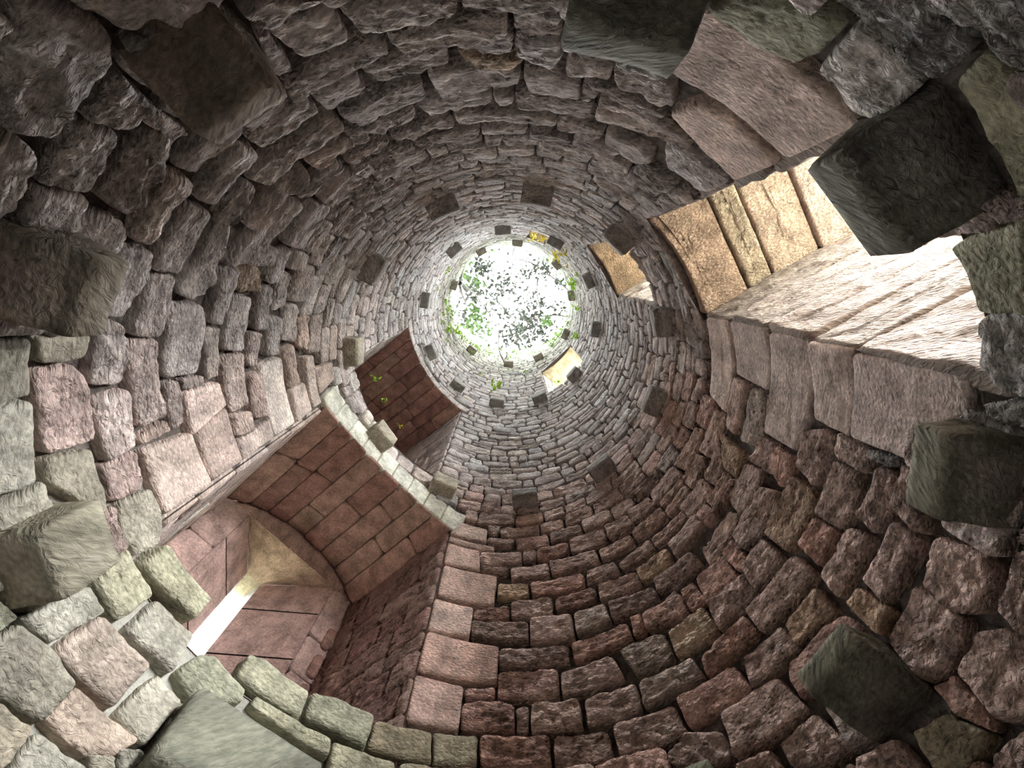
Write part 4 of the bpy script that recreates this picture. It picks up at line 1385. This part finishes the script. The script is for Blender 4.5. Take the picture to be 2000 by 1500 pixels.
CLUSTERS=[
 (0.841,-0.591,10.5,0.252,45,'d'),
 (0.019,-0.337,11,0.347,40,'d'),
 (-0.208,-0.234,11,0.134,16,'d'),
 (0.665,0.242,10.5,0.206,30,'d'),
 (0.526,0.594,10.2,0.279,70,'d'),
 (0.246,0.983,10,0.326,75,'d'),
 (-0.385,0.08,11,0.175,24,'d'),
 (0.089,0.176,11.5,0.311,20,'d'),
 (-0.592,0.452,11,0.272,28,'d'),
 (1.13,0.327,10,0.135,14,'d'),
 (0.847,0.587,9.5,0.095,22,'g'),
 (1.138,-0.307,9.5,0.161,22,'d'),
 (0.06,0.654,11,0.614,60,'d'),
 (0.659,-0.337,11,0.399,20,'d'),
 (-0.688,-0.64,9.5,0.171,40,'d'),
 (0.395,-0.893,10.5,0.376,12,'d'),
 (-0.482,-0.893,10.5,0.313,10,'d'),
 (1.081,0.795,10,0.275,26,'d'),
 (0.02,1.077,9.8,0.555,40,'d'),
 (0.772,0.92,10,0.25,30,'d'),
 (-0.822,-0.816,8.3,0.109,40,'g'),
 (-0.742,-0.308,8.6,0.125,50,'g'),
 (-0.679,-0.063,8.8,0.193,45,'d'),
 (-0.721,0.332,8.8,0.175,60,'g'),
 (-0.753,0.61,8.6,0.193,60,'g'),
 (-0.518,0.696,8.6,0.129,26,'g'),
 (-0.914,-0.129,8.5,0.166,30,'d'),
 (-0.994,0.397,8.6,0.15,25,'d'),
 (-0.955,-0.48,8.5,0.103,18,'g'),
 (-0.418,-0.213,9,0.219,20,'d'),
]
STEM_LEFT_A = [(-0.817, -0.348, 6.7), (-0.854, -0.142, 7.3), (-0.836, 0.099, 7.9), (-0.8, 0.302, 8.5)]
STEM_LEFT_B = [(-0.8, -0.356, 6.7), (-0.746, -0.225, 7.4), (-0.664, -0.105, 8.0), (-0.574, 0.186, 8.6), (-0.51, 0.429, 8.9)]
STEM_BOTTOM = [(-0.105, 0.901, 6.6), (-0.193, 0.843, 7.0), (-0.234, 0.701, 7.5), (-0.245, 0.486, 8.2), (-0.14, 0.503, 8.6), (0.132, 0.618, 9)]
STEM_BOTTOM_B = [(-0.105, 0.901, 6.6), (-0.05, 0.843, 7.0), (-0.071, 0.714, 7.3)]
STEM_TOP = [(0.07, -0.924, 6.9), (0.03, -0.835, 7.6), (0.011, -0.76, 8.0), (0.123, -0.649, 8.6), (0.237, -0.561, 9)]
BRANCH_R = [(1.015, -0.53, 9.6), (1.075, -0.296, 10), (1.138, -0.11, 10.2)]
BRANCH_R2 = [(0.655, -0.346, 10.5), (0.636, 0.027, 10.5), (0.758, 0.453, 10.3), (0.519, 0.795, 10)]
SPRIGS=[
 (168.0,2.784,0.031),
 (157.6,2.795,0.024),
 (145.0,2.774,0.021),
 (-173.2,5.985,0.045),
 (179.1,6.268,0.055),
 (177.7,5.806,0.036),
 (162.4,5.990,0.060),
 (156.8,6.472,0.073),
 (169.8,5.764,0.036),
 (20.4,5.562,0.063),
 (52.2,4.797,0.042),
 (103.3,5.086,0.076),
 (-74.1,5.093,0.057),
 (-67.9,4.864,0.043),
 (-50.7,5.352,0.067),
 (-49.8,4.772,0.042),
 (-23.2,5.784,0.080),
 (-1.7,5.831,0.051),
 (76.7,6.017,0.038),
 (-145.1,5.305,0.040),
 (116.1,5.595,0.035),
 (-159.9,5.263,0.033),
 (-30.7,5.266,0.033),
 (-38.8,5.643,0.035),
 (155.7,5.604,0.035),
 (132.5,6.458,0.048),
]


# overhanging tree: trunk outside the tower, limbs over the mouth
tree = tag(empty('tree', (4.6, 1.2, 0.2)), 'tree whose dark backlit leaves and twigs show across the white sky hole', 'tree')
trunk = [(4.6, 1.2, 0.2), (4.5, 1.15, 6), (4.2, 1.1, 11), (3.6, 1.0, 15)]
V, Fc = tube(trunk, 0.2, 0.1, 10)
make_object('trunk', V, Fc, MAT_BARK, tree)
limbs = [[(4.2, 1.1, 11.5), (3.0, 1.0, 15.2), W3(1.2, 0.5, 10.4), W3(0.5, 0.6, 10.4), W3(0.0, 0.65, 10.9)],
         [(3.9, 1.05, 13), (3.2, 0.9, 15.8), W3(1.3, -0.2, 10.6), W3(0.8, -0.55, 10.6), W3(0.1, -0.3, 11)],
         [W3(0.8, -0.55, 10.6), W3(0.4, -0.8, 10.6), W3(-0.4, -0.85, 10.5)],
         [W3(0.5, 0.6, 10.4), W3(0.3, 0.95, 10.1), W3(-0.1, 1.05, 9.9)],
         [W3(0.0, 0.65, 10.9), W3(-0.35, 0.2, 11), W3(-0.55, 0.45, 11)],
         [W3(x, y, h) for x, y, h in BRANCH_R], [W3(x, y, h) for x, y, h in BRANCH_R2]]
for l in limbs:
    V, Fc = tube(l, 0.05 if len(l) > 4 else 0.03, 0.014, 6)
    make_object('branch', V, Fc, MAT_BARK, tree)
PD, PG = [], []
TW = []
for (x, y, h, r, n, kd) in CLUSTERS:
    c = W3(x, y, h)
    n = int(n * 1.6)
    q = c + rng.normal(0, 1, (n, 3)) * np.array([r, r, r * 0.7]) * R * 0.6
    if h > 9.1:
        (PG if kd == 'g' else PD).append(q)
        for _ in range(max(2, n // 12)):
            a = c + rng.normal(0, 0.6, 3) * r * R * 0.5
            TW.append((a, a + rng.normal(0, 1, 3) * r * R))
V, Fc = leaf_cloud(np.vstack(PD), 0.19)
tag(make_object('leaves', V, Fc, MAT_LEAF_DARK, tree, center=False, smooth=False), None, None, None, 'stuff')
V, Fc = leaf_cloud(np.vstack(PG), 0.19)
tag(make_object('green_leaves', V, Fc, MAT_LEAF_GREEN, tree, center=False, smooth=False), None, None, None, 'stuff')
# unseen leaves added to the crown round the mouth to shade the rim
q = []
while len(q) < 9000:
    a = rng.uniform(0, 360); rr_ = rng.uniform(2.0, 8.5); hh = rng.uniform(7.7, 12.5)
    p_ = np.array([rr_ * math.cos(math.radians(a)), rr_ * math.sin(math.radians(a)), Z(hh)])
    if vnoise(p_[0] * 0.9, p_[1] * 0.9, int(hh) % 7) > 0.3 and (rr_ > 1.42 * R * max(1.0, (hh + 0.6) / 8.0)):
        q.append(p_)
V, Fc = leaf_cloud(np.array(q), 0.62)
tag(make_object('rim_shade_leaves', V, Fc, MAT_LEAF_GREEN, tree, center=False, smooth=False), None, None, None, 'stuff')
VT, FT = [], []
for a, b in TW:
    V, Fc = tube([a, 0.5 * (a + b) + rng.normal(0, .03, 3), b], 0.016, 0.008, 4)
    FT += [tuple(i + len(VT) for i in f) for f in Fc]; VT += V
tag(make_object('twigs', VT, FT, MAT_BARK, tree, center=False), None, None, None, 'stuff')


def sapling(name, label, stems, clusters, r0=0.016, leafmat=MAT_LEAF_GREEN, size=0.1):
    base = np.array(stems[0][0])
    o = tag(empty(name, base), label, 'sapling')
    for st in stems:
        V, Fc = tube(st, r0, 0.004, 6)
        make_object('stem', V, Fc, MAT_BARK, o)
    for mat, pts in clusters:
        if len(pts):
            V, Fc = leaf_cloud(pts, size)
            tag(make_object('leaves', V, Fc, mat, o, smooth=False), None, None, None, 'stuff')
    return o


gp, dp = [], []
for (x, y, h, r, n, kd) in CLUSTERS:
    if h <= 9.1:
        q = W3(x, y, h) + rng.normal(0, 1, (n, 3)) * np.array([r, r, r * 0.8]) * R * 0.55
        (gp if kd == 'g' else dp).append(q)
sapling('sapling', 'leafy green sapling rooted at the left rim, two dark stems arching over the sky hole',
        [[W3(*p) for p in STEM_LEFT_A], [W3(*p) for p in STEM_LEFT_B], [W3(*STEM_LEFT_A[0]), W3(-0.85, -0.55, 7.6), W3(-0.82, -0.8, 8.3)]],
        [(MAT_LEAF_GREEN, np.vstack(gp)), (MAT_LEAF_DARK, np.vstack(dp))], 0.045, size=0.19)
e = W3(*STEM_BOTTOM[-1])
sapling('sapling', 'bare-stemmed sapling standing on a topmost corbel at the bottom rim',
        [[W3(*p) for p in STEM_BOTTOM], [W3(*p) for p in STEM_BOTTOM_B], [W3(*STEM_BOTTOM[3]), W3(-0.35, 0.55, 8.5), W3(-0.5, 0.62, 8.7)]],
        [(MAT_LEAF_DARK, e + rng.normal(0, 0.18, (40, 3)))], 0.03, size=0.17)
sapling('sapling', 'thin crooked stem hanging from the top rim into the sky hole',
        [[W3(*p) for p in STEM_TOP]], [(MAT_LEAF_DARK, W3(*STEM_TOP[-1]) + rng.normal(0, 0.1, (8, 3)))], 0.032, size=0.17)

SPRIG_LABELS = [('bright green sprig at the sill of the upper vaulted embrasure, left end', 'l'),
 ('bright green sprig at the sill of the upper vaulted embrasure, middle', 'l'),
 ('little green and yellow sprig beside a corbel on the upper embrasure sill', 'y'),
 ('pale green tuft left of the sky hole, upper of a vertical cluster', 'l'),
 ("pale green tuft left of the sky hole, just above the nine o'clock line", 'l'),
 ('small tuft left of the sky hole, outermost of its cluster', 'l'),
 ('lime sprig left of the sky hole, lower end of the cluster', 'l'),
 ('broad lime sprig close under the left rim of the sky hole', 'l'),
 ('tiny lime tuft left of the sky hole, between two larger sprigs', 'l'),
 ('lime sprig right of the sky hole, above a small grey corbel', 'l'),
 ('lime sprig hanging before the small high ochre opening', 'l'),
 ("thin pale grass tuft above the six o'clock third-ring corbel", 'l'),
 ('yellow-flecked sprig in the narrow high opening above the sky hole', 'y'),
 ('small yellow sprig on the right of the narrow high opening', 'y'),
 ('yellow sprig between two corbels at the upper right rim', 'y'),
 ("yellow-green sprig at the outer side of the one o'clock corbel", 'y'),
 ('green tuft at the right rim of the sky hole, beside a grey corbel', 'l'),
 ("green sprig on the wall at the right of the sky hole, three o'clock", 'l'),
 ("tiny sprig on the wall below the sky hole, five o'clock", 'l'),
 ("small sprig on the wall at the upper left, outside the eleven o'clock corbel", 'l'),
 ("tiny sprig on the wall below the sky hole, seven o'clock", 'l'),
 ("tiny sprig on the wall left of the sky hole, ten o'clock", 'l'),
 ("tiny sprig by the two o'clock third-ring corbel", 'l'),
 ('tiny yellow sprig under the upper right rim', 'y'),
 ('tiny sprig on the wall above the upper vaulted embrasure', 'l'),
 ('small sprig under the lower left rim of the sky hole', 'l')]
for k, (th, h, sz) in enumerate(SPRIGS):
    lab, mk = SPRIG_LABELS[k]
    rad = pdir(th)
    p0 = np.array([rad[0] * (R - 0.03), rad[1] * (R - 0.03), Z(h)])
    o = tag(empty('leafy_sprig', p0), lab, 'wall plant', 'small plants growing from the wall')
    n = 10 if sz < 0.045 else 18
    sr = sz * R * 0.75
    inw = np.array([-rad[0], -rad[1], 0])
    c = p0 + inw * sr * 0.9
    pts = c + rng.normal(0, 0.55, (n, 3)) * sr
    V, Fc = leaf_cloud(pts, sr * 1.15, down=0.1)
    mt = MAT_LEAF_YELLOW if mk == 'y' else MAT_LEAF_LIME
    make_object('leaves', V, Fc, mt, o, smooth=False)
    V, Fc = tube([p0 - inw * 0.03, p0 + inw * sr * 0.5 + np.array([0, 0, sr * 0.1]), c], 0.004, 0.002, 5)
    make_object('stem', V, Fc, MAT_BARK, o)

# fern and moss fringe round the mouth
pts = []
for k in range(150):
    th = rng.uniform(15, 185) if k < 110 else rng.uniform(-180, 180)
    h = h_top(th) - abs(rng.normal(0, 0.35))
    rad = pdir(th)
    c = np.array([rad[0] * (R - 0.05), rad[1] * (R - 0.05), Z(h)])
    pts.append(c + rng.normal(0, 0.05, (8, 3)) - np.array([rad[0], rad[1], 0]) * 0.03)
V, Fc = leaf_cloud(np.vstack(pts), 0.06, down=0.2)
tag(make_object('fern_fringe', V, Fc, leaf_material('fern_leaf', (0.16, 0.27, 0.06), 0.3), center=False, smooth=False),
    'pale green ferns and moss fringing the stones round the sky hole', 'ferns', None, 'stuff')
